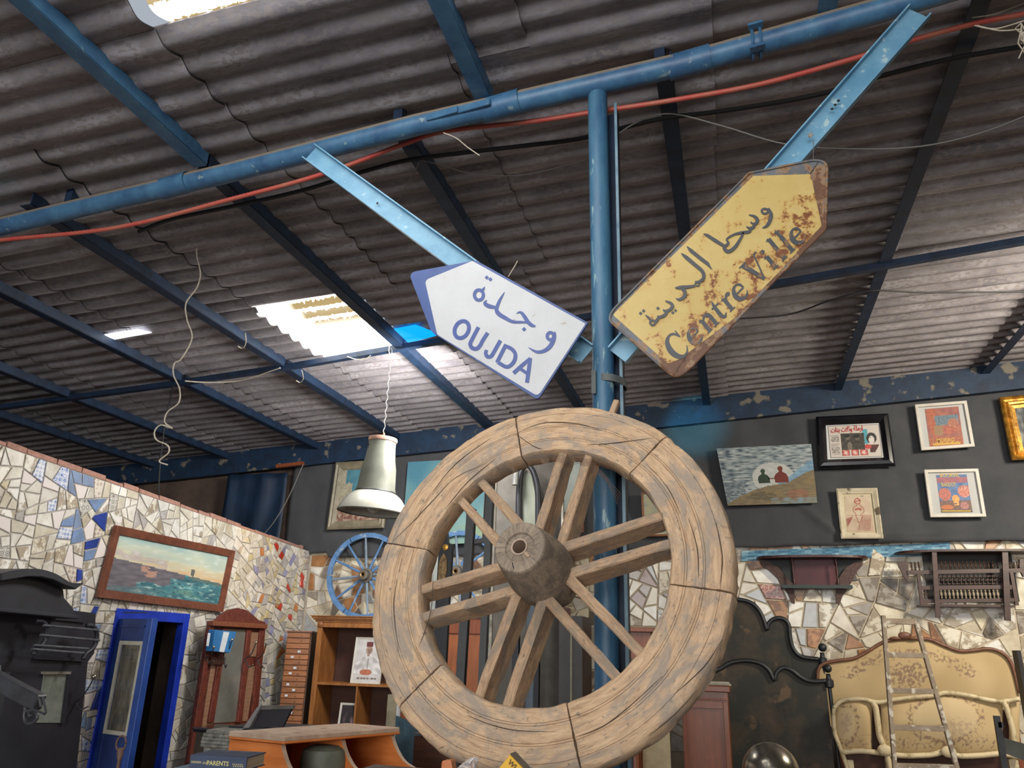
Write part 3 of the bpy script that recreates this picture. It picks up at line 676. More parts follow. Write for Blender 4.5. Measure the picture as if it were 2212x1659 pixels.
mb.build('crack', black_cable, hub)
def face_crack(pts, w=.0022):
    mb = MB()
    P = []
    for x, y in pts: d_ = ray(x, y); o_ = wc + wn * .0035; P.append(EYE + d_ * ((o_ - EYE).dot(wn) / d_.dot(wn)))
    P = [V(p) for p in cat([tuple(p) for p in P], 4)]; n_ = len(P)
    mb.tube([p - wn * .0022 for p in P], [w * (.25 + .9 * sin(pi * i / (n_ - 1)) * (.6 + .5 * abs(NZ(i * .9, 3)))) for i in range(n_)], 5); mb.build('crack', mat('dark_crack', H('4a3a2e'), None, .9, bump=0), wheel)
for pts in ([(848, 1168), (890, 1128), (905, 1112), (940, 1075), (985, 1030), (1050, 1000)], [(1112, 935), (1150, 962), (1172, 970)], [(1268, 960), (1310, 958), (1360, 952), (1412, 945)], [(1130, 927), (1180, 912), (1250, 915), (1300, 930)],
            [(1505, 1550 - 60), (1460, 1540), (1400, 1590)], [(1560, 1380), (1520, 1440), (1455, 1500)], [(1250, 1590), (1300, 1570), (1360, 1525), (1430, 1460)], [(1010, 1545), (1060, 1565), (1120, 1578), (1200, 1580)],
            [(905, 1395), (930, 1320), (935, 1240)], [(860, 1400), (850, 1300), (868, 1205)], [(960, 1100), (1010, 1040), (1070, 990)], [(1480, 1100), (1505, 1180), (1508, 1250)], [(1545, 1120), (1560, 1200), (1555, 1262)], [(1395, 1000), (1440, 1050), (1470, 1110)], [(935, 1060), (985, 1000), (1060, 945)]): face_crack(pts, .0016)
q = WP(1333, 866, wc - wn * .1, wn); e1 = (q - (wc - wn * .1)).normalized()
MB().beam(q - e1 * .09, q, .022, .022, wn).build('peg', wood_s, wheel, bevel=.003)
mb = MB()
for j in range(5):
    a = radians(78.3); e1 = wu * cos(a) + wv * sin(a); e2 = -wu * sin(a) + wv * cos(a); r = .405 - .006 * j
    mb.tube([wc + e1 * (r + .003 * sin(k * 2.1)) + e2 * (-.075 + .15 * k / 12) + wn * (-.006) for k in range(13)], .0008, 4)
    mb.tube([wc + e1 * (r - .01) - e2 * .07 + wn * -.01, wc + e1 * (r - .03) - e2 * (.11 + .004 * j) - wn * .04, wc + e1 * (r - .07 - j * .004) - e2 * .165 - wn * .10], .0008, 4)
mb.build('binding_wire', mat('rusty_wire', H('7a5a4a'), H('4a3a34'), .7, scale=60), wheel)

# ================================================================ THE SIGNS
def rounded(pts, rad, n=5):
    out = []
    for i, p in enumerate(pts):
        r = rad[i]; p = V(p); a = V(pts[i - 1]) - p; b = V(pts[(i + 1) % len(pts)]) - p
        if r <= 0: out.append(p); continue
        A = p + a.normalized() * r; B = p + b.normalized() * r
        for k in range(n + 1): t = k / n; out.append(A * (1 - t) ** 2 + p * 2 * t * (1 - t) + B * t * t)
    return out
YS = 2.60
def mk(x0, y0, s, lift=.0): return lambda x, y: W(x0 + x / s, y0 + y / s, YS - lift)
# white sign
m1 = mk(860, 520, 4.3667)
sign_blue = mat('chipped_navy_enamel', H('3b5590'), H('2f477f'), .4, scale=8, bump=.05, c3=H('a9b3cc'), s3=26, thr3=.66)
sign_white = mat('scuffed_white_enamel', H('c2c4c7'), H('b8babc'), .35, scale=5, bump=.03, c3=H('a89e90'), s3=20, thr3=.68)
outer = [(735, 185), (1790, 772), (1318, 1500), (312, 858), (98, 300)]
inner = [(700, 190), (1768, 782), (1318, 1468), (368, 885), (252, 372)]
sg1 = thing('direction_sign', m1(900, 800), 'white left-pointing road sign with blue edge and bilingual town name', 'sign')
MB().prism(rounded([m1(*p) for p in outer], [.006, .004, .015, .02, .035]), (0, .012, 0)).build('plate', sign_blue, sg1)
l1 = mk(860, 520, 4.3667, .001)
MB().prism(rounded([l1(*p) for p in inner], [.004, .006, .02, .012, .02]), (0, .0012, 0)).build('face', sign_white, sg1)
t1 = mk(860, 520, 4.3667, .0022); mb = MB()
ang = atan2(382, 590)
oc = [(600 + 82 * cos(q) * .80 + 92 * sin(q) * .52, 838 + 82 * cos(q) * .52 - 92 * sin(q) * .80, 0) for q in [k * 2 * pi / 36 for k in range(37)]]
c0, c1 = (600, 838), 0
stroke(mb, [(x, y, 37) for x, y, _ in [(600 + 64 * cos(q) * .84 + 84 * sin(q) * .50, 838 + 64 * cos(q) * .54 - 84 * sin(q) * .86, 0) for q in [k * 2 * pi / 36 for k in range(37)]]], t1, smooth=False)
stroke(mb, [(758, 815, 36), (700, 925, 36), (680, 975, 37), (700, 1012, 38), (742, 1018, 38), (775, 985, 37), (795, 945, 36), (845, 868, 36)], t1)
stroke(mb, [(965, 940, 36), (900, 1055, 36), (875, 1090, 37), (843, 1093, 36), (826, 1065, 34), (834, 1030, 32)], t1)
stroke(mb, [(1018, 978, 36), (932, 1148, 36)], t1, smooth=False)
stroke(mb, [(1010, 992, 34), (1072, 1022, 35), (1105, 1068, 36), (1098, 1128, 37), (1062, 1175, 36), (1015, 1188, 35), (935, 1142, 34)], t1)
stroke(mb, [(1248, 1108, 30), (1165, 1180, 37), (1088, 1250, 37)], t1, smooth=False)
stroke(mb, [(1246, 1106, 36), (1232, 1220, 37), (1215, 1338, 37)], t1, smooth=False)
stroke(mb, [(1150, 1205, 30), (1232, 1262, 30)], t1, smooth=False)
# Arabic line
def ring(mb, cx, cy, rx, ry, w, mp): stroke(mb, [(cx + rx * cos(2 * pi * k / 28), cy + ry * sin(2 * pi * k / 28), w) for k in range(29)], mp, smooth=False)
ring(mb, 1437, 900, 31, 34, 30, t1)
stroke(mb, [(1478, 858, 10), (1476, 890, 30), (1464, 938, 40), (1430, 1000, 40), (1375, 1040, 34), (1305, 1048, 26), (1228, 1006, 4)], t1)
stroke(mb, [(1116, 690, 4), (1136, 676, 14), (1165, 682, 28), (1196, 722, 36), (1226, 768, 36), (1262, 798, 32), (1296, 806, 14)], t1)
stroke(mb, [(1232, 772, 16), (1170, 768, 22), (1082, 764, 28), (1010, 728, 36), (950, 690, 40), (928, 650, 36), (940, 605, 30), (965, 550, 24), (1005, 484, 4)], t1)
stroke(mb, [(932, 628, 16), (890, 625, 34), (845, 612, 38), (818, 588, 30), (836, 560, 6)], t1)
ring(mb, 762, 512, 42, 48, 30, t1); stroke(mb, [(818, 436, 6), (800, 462, 24), (790, 478, 26)], t1)
for x, y, r in ((836, 347, 21), (870, 364, 21), (1188, 835, 22)): poly(mb, [(x - r, y), (x, y - r), (x + r, y), (x, y + r)], t1)
mb.build('lettering', mat('chipped_navy_letters', H('33498a'), H('3c5290'), .4, scale=30, c3=H('8a97bd'), s3=30, thr3=.70, bump=0), sg1)
# rusty yellow sign
rust = mat('rusted_cream_enamel', H('c9b170'), H('bda35e'), .5, scale=4, bump=.15)
def rustify(m, nscale, amount, col1=H('8a4f22'), col2=H('5a3220')):
    nt = m.node_tree; N = nt.nodes; L = nt.links; b = N['Principled BSDF']; src = b.inputs['Base Color'].links[0].from_socket
    tc = N.new('ShaderNodeTexCoord'); n1 = N.new('ShaderNodeTexNoise'); n1.inputs['Scale'].default_value = nscale; n1.inputs['Detail'].default_value = 9; n1.inputs['Roughness'].default_value = .72
    L.new(tc.outputs['Object'], n1.inputs['Vector'])
    # more rust towards the lower edge of the sign
    sp = N.new('ShaderNodeSeparateXYZ'); L.new(tc.outputs['Object'], sp.inputs[0])
    d = N.new('ShaderNodeMath'); d.operation = 'SUBTRACT'; L.new(sp.outputs[0], d.inputs[0]); L.new(sp.outputs[2], d.inputs[1])
    e = N.new('ShaderNodeMapRange'); e.inputs[1].default_value = -.05; e.inputs[2].default_value = .2; e.inputs[3].default_value = 0; e.inputs[4].default_value = .10; L.new(d.outputs[0], e.inputs[0])
    a = N.new('ShaderNodeMath'); a.operation = 'ADD'; L.new(n1.outputs[0], a.inputs[0]); L.new(e.outputs[0], a.inputs[1])
    r = N.new('ShaderNodeMapRange'); r.inputs[1].default_value = amount; r.inputs[2].default_value = amount + .05; L.new(a.outputs[0], r.inputs[0])
    n2 = N.new('ShaderNodeTexNoise'); n2.inputs['Scale'].default_value = 55; n2.inputs['Detail'].default_value = 3; L.new(tc.outputs['Object'], n2.inputs['Vector'])
    cc = N.new('ShaderNodeMix'); cc.data_type = 'RGBA'; L.new(n2.outputs[0], cc.inputs[0]); cc.inputs[6].default_value = (*col1, 1); cc.inputs[7].default_value = (*col2, 1)
    h = N.new('ShaderNodeMapRange'); h.inputs[1].default_value = amount - .05; h.inputs[2].default_value = amount + .01; h.inputs[4].default_value = .55; L.new(a.outputs[0], h.inputs[0])
    s = N.new('ShaderNodeMix'); s.data_type = 'RGBA'; L.new(h.outputs[0], s.inputs[0]); L.new(src, s.inputs[6]); s.inputs[7].default_value = (*H('b8843c'), 1)
    f = N.new('ShaderNodeMix'); f.data_type = 'RGBA'; L.new(r.outputs[0], f.inputs[0]); L.new(s.outputs[2], f.inputs[6]); L.new(cc.outputs[2], f.inputs[7]); L.new(f.outputs[2], b.inputs['Base Color'])
rustify(rust, 15, .595)
rust_edge = mat('rusty_steel_edge', H('6f7276'), H('5a5c60'), .6, scale=8, bump=.2); rustify(rust_edge, 10, .55, H('7a5236'), H('4e3a30'))
rust_let = mat('rust_eaten_letters', H('4a4c50'), H('404246'), .5, scale=8, bump=.05); rustify(rust_let, 15, .68)
m2 = mk(1260, 320, 3.0717); outer = [(1100, 166), (1530, 78), (1620, 92), (1608, 540), (1280, 868), (700, 1470), (625, 1522), (575, 1500), (168, 1140), (190, 1080)]
inner = [(1128, 184), (1508, 172), (1580, 515), (1565, 545), (1050, 1050), (560, 1430), (200, 1110)]
sg2 = thing('direction_sign', m2(900, 800), 'rusty pale yellow right-pointing road sign with serif lettering', 'sign')
MB().prism(rounded([m2(*p) for p in outer], [.006, .02, .03, .012, .004, .02, .02, .02, .02, .02]), (0, .012, 0)).build('plate', rust_edge, sg2)
rim = rounded([mk(1260, 320, 3.0717, .003)(*p) for p in outer], [.006, .02, .03, .012, .004, .02, .02, .02, .02, .02]); MB().tube(rim + [rim[0]], .0045, 8).build('rolled_edge', rust_edge, sg2, smooth=True)
l2 = mk(1260, 320, 3.0717, .001)
MB().prism(rounded([l2(*p) for p in [(1128, 184), (1508, 172), (1582, 515), (1300, 820), (1000, 1130), (640, 1400), (560, 1430), (195, 1105)]], [.004, .006, .006, .004, .004, .01, .01, .01]), (0, .0012, 0)).build('face', rust, sg2)
t2 = mk(1260, 320, 3.0717, .0022); mb = MB()
def glyph(u0, strokes, dots=(), k=1.0):
    def mpg(x, y): X = u0 + x; return t2(628 + X * .718 - y * .63 * k, 1425 - X * .696 - y * .775 * k)
    for s in strokes: stroke(mb, s, mpg, smooth=len(s) > 2)
    for x, y, r in dots: poly(mb, [(x + r * cos(q * pi / 6), y + r * sin(q * pi / 6)) for q in range(12)], mpg)
eS = [[(-30, 56, 11), (36, 58, 11)], [(37, 58, 12), (30, 88, 16), (4, 104, 13), (-26, 90, 24), (-40, 55, 34), (-30, 20, 30), (2, 2, 20), (30, 10, 13), (44, 28, 6)]]
nS = [[(-30, 0, 27), (-30, 96, 27)], [(-52, 3, 9), (-10, 3, 9)], [(-54, 90, 7), (-34, 100, 12)], [(-24, 80, 10), (-2, 100, 18), (20, 96, 26), (32, 72, 27), (32, 0, 27)], [(10, 3, 9), (54, 3, 9)]]
tS = [[(2, 138, 6), (-4, 104, 22), (-6, 60, 27), (-4, 20, 26), (12, 4, 18), (34, 18, 6)], [(-30, 98, 11), (32, 98, 11)]]
rS = [[(-15, 0, 27), (-15, 96, 27)], [(-38, 3, 9), (10, 3, 9)], [(-38, 92, 7), (-18, 100, 12)], [(-8, 72, 10), (8, 96, 18), (26, 98, 26), (34, 88, 20)]]
CS = [[(52, 122, 9), (34, 158, 15), (2, 170, 17), (-34, 150, 30), (-52, 96, 40), (-40, 36, 34), (-6, 5, 20), (30, 12, 13), (54, 44, 6)], [(54, 168, 8), (54, 116, 12)]]
VS = [[(-52, 168, 34), (6, 0, 24)], [(50, 168, 12), (6, 0, 10)], [(-82, 168, 9), (-22, 168, 9)], [(24, 168, 9), (76, 168, 9)]]
iS = [[(0, 0, 28), (0, 98, 28)], [(-24, 3, 9), (24, 3, 9)], [(-24, 94, 8), (-2, 102, 12)]]
lS = [[(0, 0, 28), (0, 172, 28)], [(-24, 3, 9), (24, 3, 9)], [(-24, 168, 8), (-2, 175, 12)]]
glyph(66, CS); glyph(202, eS); glyph(330, nS); glyph(428, tS); glyph(520, rS); glyph(618, eS)
glyph(795, VS); glyph(905, iS, [(-2, 138, 15)]); glyph(988, lS); glyph(1062, lS); glyph(1150, eS)
ring(mb, 1204, 420, 21, 16, 14, t2)
stroke(mb, [(1226, 400, 14), (1244, 440, 26), (1238, 482, 24), (1218, 516, 20), (1188, 532, 6)], t2)
stroke(mb, [(1098, 445, 6), (1128, 452, 16), (1152, 470, 22), (1150, 498, 22), (1128, 504, 14), (1108, 492, 8)], t2)
stroke(mb, [(1138, 500, 14), (1126, 528, 22), (1098, 532, 14), (1082, 522, 8)], t2); stroke(mb, [(1116, 530, 14), (1100, 556, 20), (1058, 562, 20), (1000, 575, 14), (952, 606, 12), (962, 632, 16), (935, 662, 22), (960, 688, 24), (1005, 660, 22), (1050, 590, 16), (1062, 562, 10)], t2)
stroke(mb, [(798, 570, 6), (822, 580, 20), (880, 618, 24), (940, 655, 20)], t2, smooth=False)
stroke(mb, [(688, 655, 6), (712, 680, 24), (780, 735, 24), (826, 770, 22), (852, 806, 4)], t2, smooth=False)
stroke(mb, [(650, 700, 6), (682, 726, 24), (740, 775, 24), (790, 820, 24), (798, 862, 22), (772, 888, 20), (742, 892, 16), ], t2); ring(mb, 757, 903, 14, 13, 10, t2)
stroke(mb, [(742, 915, 16), (700, 922, 20), (650, 926, 24), (610, 930, 10)], t2); stroke(mb, [(648, 926, 20), (672, 952, 24), (672, 985, 24), (640, 1006, 18), (615, 1000, 6)], t2)
stroke(mb, [(545, 1016, 8), (580, 1030, 18), (592, 1052, 22), (572, 1076, 20), (545, 1084, 18), (530, 1074, 8)], t2); stroke(mb, [(560, 1080, 12), (545, 1105, 20), (515, 1122, 20), (490, 1118, 10)], t2)
stroke(mb, [(510, 1122, 10), (490, 1140, 20), (482, 1160, 16)], t2); ring(mb, 460, 1160, 17, 15, 14, t2); stroke(mb, [(448, 1142, 14), (430, 1124, 14), (412, 1110, 6)], t2)
for x, y, r in ((495, 1063, 13), (400, 1080, 13), (380, 1096, 13), (612, 1078, 12), (594, 1092, 12)): poly(mb, [(x - r, y), (x, y - r), (x + r, y), (x, y + r)], t2)
mb.build('lettering', rust_let, sg2)
mb = MB(); mb.tube([W(1757, 300, 2.62), W(1757, 350, 2.6)], .0012, 5); tag(mb.build('hanging_wire', wire_grey, loc=W(1757, 325, 2.62)), 'thin wire holding the tip of the yellow sign to its brace', 'wire')

# ================================================================ CABLES
def cable(name, pts, Y, r, m, lab, seg=6, n=6, group=None):
    P = [V(p) for p in cat([tuple((P_roof(p[0], p[1], -.05) if Y == 'r' else W(p[0], p[1], p[2] if len(p) > 2 else Y))) for p in pts], n)]
    mb = MB(); mb.tube(P, r, seg); return tag(mb.build(name, m, smooth=True, loc=P[len(P) // 2]), lab, 'cable', group)
# ribbed red conduit
P = [V(p) for p in cat([tuple(W(x, y, 2.88)) for x, y in [(-200, 545), (0, 519), (250, 492), (500, 430), (700, 375), (870, 312), (960, 284), (1150, 262), (1275, 243), (1325, 236), (1480, 212), (1650, 180), (1860, 122), (1960, 90), (2100, 52), (2212, 30), (2400, -10), (3000, -150)]], 14)]
mb = MB(); rr = []
Q = []
for a, b in zip(P, P[1:]):
    for k in range(4): Q.append(a + (b - a) * k / 4)
mb.tube(Q, [.0105 + (.0018 if i % 2 else 0) for i in range(len(Q))], 10); tag(mb.build('conduit', red_tube, smooth='all', loc=Q[len(Q) // 2]), 'ribbed red plastic conduit sagging along under the blue tube', 'conduit')
cable('cable', [(300, 500), (370, 474), (500, 446), (650, 412), (780, 372), (880, 346), (1000, 330), (1130, 315), (1260, 298), (1420, 258), (1560, 240), (1760, 206), (1900, 165), (2050, 128), (2212, 100)], 'r', .012, black_cable, 'thick black cable running behind the post, parallel to the red conduit')
cable('cable', [(1320, 300), (1380, 262), (1450, 246), (1560, 272), (1700, 312), (1860, 322), (1990, 316), (2110, 290), (2212, 252)], 3.0, .0035, wire_grey, 'thin grey wire sagging from the post towards the upper right')
cable('cable', [(655, 480), (700, 510), (760, 508), (830, 475), (890, 380), (905, 350)], 'r', .003, wire_grey, 'thin grey wire looping behind the left hand brace')
cable('cable', [(905, 345), (960, 358), (1020, 375), (1130, 378), (1270, 345)], 'r', .003, wire_grey, 'thin grey wire drooping between purlin and post, left of the post')
cable('cable', [(400, 823), (450, 826), (520, 822), (590, 800), (605, 795)], 'r', .006, rope_m, 'pale wire along the roof left of the skylight')
cable('cable', [(1560, 690), (1700, 680), (1790, 650), (1880, 628), (2000, 632), (2212, 630)], 'r', .006, black_cable, 'dark wire crossing the far roof behind the yellow sign')
cable('cable', [(455, 405), (458, 430), (452, 465), (430, 520), (425, 550), (433, 590), (425, 622), (402, 655), (404, 690), (415, 730), (392, 775), (377, 785), (375, 810), (388, 840), (386, 870), (362, 890), (356, 912), (372, 925), (348, 918), (334, 932), (338, 950), (362, 962), (364, 978), (344, 996), (362, 1004)], 3.6, .0042, rope_m, 'pale twisted wire dangling in loops from the blue tube')
for k, pts in enumerate(([(530, 720), (531, 740), (524, 752), (514, 748)], [(652, 800), (655, 818), (648, 826), (640, 822)], [(842, 742), (840, 760), (846, 770), (852, 764)], [(750, 770), (770, 776), (790, 774), (800, 768)])):
    cable('roof_hook', pts, 'r', .004, rope_m, ['pale wire hook at the left corner of the skylight', 'pale wire hook below the lowest corner of the skylight', 'pale hook above the hanging lamp wire', 'curled pale wire under the lower edge of the skylight'][k])
o = cable('cord', [(374, 832, 5.3), (366, 870), (358, 900), (352, 950), (346, 1000), (343, 1050), (344, 1068)], 5.2, .006, black_cable, 'dark cord hanging behind the pale twisted wire', group=None)
cable('cord', [(655, 1003), (630, 1060), (612, 1095), (590, 1130), (565, 1160)], 7.6, .006, wire_grey, 'grey rope slanting down in front of the blue tarpaulin')
cable('cable', [(958, 287), (985, 298), (1010, 318), (1036, 336)], 2.8, .0025, rope_m, 'short stiff wire end sticking out below the tube')
cable('cable', [(1098, 598), (1104, 588), (1112, 575), (1118, 564)], 2.62, .002, rope_m, 'short bent wire end above the white sign')
for k, (a, b, c_) in enumerate([((2105, 55), (2150, 62), (2212, 45)), ((2110, 55), (2160, 66), (2215, 62)), ((2100, 38), (2150, 30), (2214, 6))]):
    cable('string', [a, b, c_], 2.86, .003, rope_m, ['frayed pale string tied to the conduit, middle strand at the right edge', 'frayed pale string tied to the conduit, lowest strand at the right edge', 'pale string rising from the conduit knot to the right edge'][k])
mb = MB()
for k in range(7): q = W(2206, 50 + 2 * k, 2.85); mb.tube([q, q + V((R.uniform(-.03, .03), -.01, -.03 - .01 * k)), q + V((R.uniform(-.05, .04), .01, -.06 - .012 * k))], .003, 5)
tag(mb.build('string_knot', rope_m, loc=W(2206, 60, 2.85)), 'bunch of frayed string ends hanging at the upper right corner', 'string')

# ================================================================ PENDANT LAMP
LY = 5.35; lc = W(828, 1030, LY); k = (lc - EYE).length / F * 1.0
lamp = thing('pendant_lamp', (lc.x, LY, 4.1), 'old industrial pendant lamp with grey housing and white enamel shade', 'lamp')
ax = (V((0, 0, 1)) + V((-.06, 0, 0))).normalized()
bot = V(tuple(W(805, 1108, LY))); cz = bot + V((0, 0, 0))
s_ = (W(826, 945, LY) - bot).length
axd = (W(828, 945, LY) - bot).normalized()
def SC(pf): return [(h * s_ / .488, r * (1 if h < .15 else (.97 if h < .3 else .92))) for h, r in pf]
MB().lathe(bot, axd, SC([(0, .262), (.004, .268), (.014, .264), (.03, .256), (.06, .238), (.09, .212), (.11, .186), (.123, .162), (.128, .150), (.122, .140), (.10, .185), (.06, .228), (.02, .254)]), 48).build('shade', enamel_w, lamp, smooth=True)
MB().lathe(bot, axd, SC([(-.002, .270), (.004, .270), (.004, .262), (-.002, .262)]), 48, close=True).build('rim', mat('dark_rim', H('5c5c54'), H('3a3a36'), .5), lamp, smooth=True)
MB().lathe(bot, axd, SC([(.125, .152), (.13, .154), (.14, .152), (.16, .150), (.25, .141), (.28, .138), (.34, .128), (.42, .116), (.455, .114)]), 48).build('housing', enamel, lamp, smooth=True)
MB().lathe(bot, axd, SC([(.124, .154), (.130, .160), (.136, .154)]), 48).build('clamp_band', iron, lamp, smooth=True)
MB().lathe(bot, axd, SC([(.455, .114), (.458, .121), (.470, .124), (.482, .120), (.486, .10), (.488, 0)]), 48).build('cap', mat('rust_pink_cap', H('b08a72'), H('8a6a5a'), .7, scale=12), lamp, smooth=True)
side = V((1, 0, 0)); mb = MB()
for i in range(3):
    for j in range(2):
        a = radians(-148 + 9 * i); u_ = axd.orthogonal().normalized(); u_ = (V((1, 0, 0)) - axd * axd.x).normalized(); w_ = axd.cross(u_)
        dr = u_ * cos(a) + w_ * sin(a) * 1; mb.lathe(bot + axd * (.425 - .02 * j) * s_ / .488 + dr * .1055, dr, [(0, .0), (.003, .0065), (.0035, 0)], 8)
mb.build('vent_hole', black_cable, lamp)
mb = MB(); top = P_roof(846, 752, -.02); e0 = bot + axd * s_; pts = [e0 + (top - e0) * t + V((.006 * sin(t * 60), .006 * cos(t * 60), 0)) for t in [i / 40 for i in range(41)]]; mb.tube(pts, .0035, 5); mb.build('flex', wire_grey, lamp)
MB().tube([bot + axd * s_ * .99, bot + axd * s_ * 1.06], .008, 8).build('hook', brass, lamp)
mb = MB(); mb.ball(bot + axd * .05, .05, 12); mb.build('bulb', mat('dusty_bulb', H('b9b8b0'), H('a3a29a'), .2), lamp, smooth='all')
# ================================================================ PICTURES
def text(name, s, o, xd, yd, size, m, parent, bold=0.0, lift=V((0, 0, 0)), sx=1.0, fit=None):
    """lettering from the built-in font laid on a plane: o = lower left, xd/yd = directions"""
    c = bpy.data.curves.new('t', 'FONT'); c.body = s; c.size = 1; c.offset = bold; c.resolution_u = 2
    t = bpy.data.objects.new('t', c); C.objects.link(t); dg = bpy.context.evaluated_depsgraph_get(); dg.update()
    me = t.evaluated_get(dg).to_mesh(); mb = MB()
    if fit: sx = fit / (size * max(v.co.x for v in me.vertices))
    mb.add([V(o) + V(xd) * v.co.x * size * sx + V(yd) * v.co.y * size + lift for v in me.vertices], [tuple(f.vertices) for f in me.polygons])
    t.evaluated_get(dg).to_mesh_clear(); bpy.data.objects.remove(t); bpy.data.curves.remove(c)
    return mb.build(name, m, parent)
NB = V((0, -1, 0)); YP = 7.855
def cz4(s, x0, y0, pts, Y): return [W(x0 + x / s, y0 + y / s, Y) for x, y in pts]
def off(c, d): return [p + V(d) for p in c]
def picture(name, lab, c4, w, depth, m, fn, mat4=None, nrm=NB, nx=60, ny=40, print4=None, prof=None, group='framed pictures on the back wall', cm=None):
    cen = sum(c4, V((0, 0, 0))) / 4; r = thing(name, cen, lab, 'picture', group)
    frame4('frame', c4, w, depth, m, r, nrm, prof)
    b = inset4(c4, w * .8); MB().prism([p + V(nrm) * .002 for p in b], V(nrm) * .004).build('backing', mat4 or paper, r)
    cc = print4 or inset4(c4, w * .85); canvas('canvas' if mat4 is None and print4 is None else 'print', [p + V(nrm) * .0075 for p in cc] if print4 is None else [p + V(nrm) * .0078 for p in cc], fn, r, nx, ny, cm); return r
def ell(u, v, cx, cy, rx, ry): return ((u - cx) / rx) ** 2 + ((v - cy) / ry) ** 2 < 1
# seascape on the mosaic wall
def seascape(u, v):
    n = NZ(u * 5, v * 9, 1); n2 = NZ(u * 14, v * 22, 2); n3 = NZ(u * 30, v * 50, 4)
    hor = .42 + .16 * u
    if v < hor:
        t = v / hor; c = mixc(hx('9dbdb8'), hx('cdd0b0'), t * 1.5 + n * .5); c = mixc(c, hx('dcb27c'), max(0, t - .58 + n * .25) * 2.0 * (0.3 + u))
        if u < .45: c = mixc(c, hx('b9a5a0'), max(0, .8 - abs(t - .8) * 3 + n2))
        c = mixc(c, hx('dfe3dd'), max(0, n2 * .9 - .1)); return c
    if u < .5 and v > .38 + .1 * u and v < .92 - .35 * u + n * .2 or (u < .62 and v < .62 and v > hor):
        c = mixc(hx('5f5a63'), hx('787078'), .5 + n2); 
        if (.24 < u + .03 * n3 < .30 and .48 < v < .58) or (.29 < u + .03 * n3 < .37 and .54 < v + .03 * n2 < .66): c = mixc(hx('c79a86'), hx('a8705c'), .4 + n3)
        return c
    if u > .66 and v < hor + .06 and v > hor - .0: return mixc(hx('3f6a70'), hx('6c7a6c'), .5 + n2)
    c = mixc(hx('2f6a78'), hx('4d9aa0'), .5 + n * .8); c = mixc(c, hx('a9cfc4'), max(0, n2 * 1.6 - .05)); c = mixc(c, hx('28404e'), max(0, -n3 * 1.4 - .15))
    if v > .85: c = mixc(c, hx('6d6a70'), (.5 - u) * 1.5)
    if v > .8 and u > .5: c = mixc(c, hx('8a9a5c'), max(0, n) * .8)
    return c
XP = XW + .022
c4 = [WX(x, y, XP) for x, y in [(245, 1135), (502, 1190), (475, 1322), (205, 1290)]]
frame_brown = mat('scuffed_brown_frame', H('7a4630'), H('5c3222'), .5, scale=14, bump=.1, c3=H('a0826a'), s3=40, thr3=.7)
sea = picture('framed_painting', 'seascape with sunset town in plain brown frame on the mosaic wall', c4, .062, .035, frame_brown, seascape, nrm=V((1, 0, 0)), nx=150, ny=60, group='framed pictures')
cc = inset4(c4, .053); mb = MB()
def cv(u, v, l=.009): return (cc[0] * (1 - u) + cc[1] * u) * (1 - v) + (cc[3] * (1 - u) + cc[2] * u) * v + V((l, 0, 0))
poly(mb, [(.665, .50), (.665, .42), (.66, .40), (.685, .39), (.70, .41), (.695, .54)], cv); mb.build('painted_tower', mat('tower_paint', H('4a5458'), H('6a6a62'), .7), sea)
# picture behind the lamp
def village(u, v):
    n = NZ(u * 6, v * 6, 3); n2 = NZ(u * 18, v * 18, 6)
    if v < .55 - (.25 if u < .3 else 0) * (1 if u < .3 else 0) + .1 * n and not u < .12: return mixc(hx('2f6f86'), hx('4c8c9c'), .5 + n)
    if v < .7: return mixc(hx('8f8a72'), hx('b0a68c'), .5 + n2)
    return mixc(hx('7a4a3a'), hx('b5a48c'), .35 + n2 * 1.2)
dull_gilt = mat('dull_gold_frame', H('8c8470'), H('6e6752'), .5, scale=8, bump=.1)
pr = [(0, 0), (0, .03), (.02, .045), (.04, .03), (.055, .036), (.085, .022), (.095, .012), (.095, 0)]
picture('framed_painting', 'village scene in a dull gold frame, behind the hanging lamp', [W(728, 1000, YP), W(846, 993, YP), W(831, 1141, YP), W(708, 1145, YP)], .095, .04, dull_gilt, village, prof=pr, nx=30, ny=36)
def sky2(u, v): n = NZ(u * 4, v * 5, 9); return mixc(hx('3c7f98'), hx('7fa8a0'), v * 1.1 + n * .4) if v < .8 else mixc(hx('6fa09c'), hx('8ea67c'), .5 + n)
r = thing('canvas_painting', W(960, 1085, YP), 'unframed blue-green canvas on the dark cloth, behind the big wheel rim', 'picture', 'framed pictures on the back wall')
c4 = [W(883, 999, YP), W(1052, 990, YP), W(1042, 1172, YP), W(868, 1182, YP)]; MB().prism(c4, (0, -.02, 0)).build('stretcher', mat('canvas_edge', H('8a8a80'), None, .8, bump=0), r); canvas('canvas', off(c4, (0, -.021, 0)), sky2, r, 24, 24)
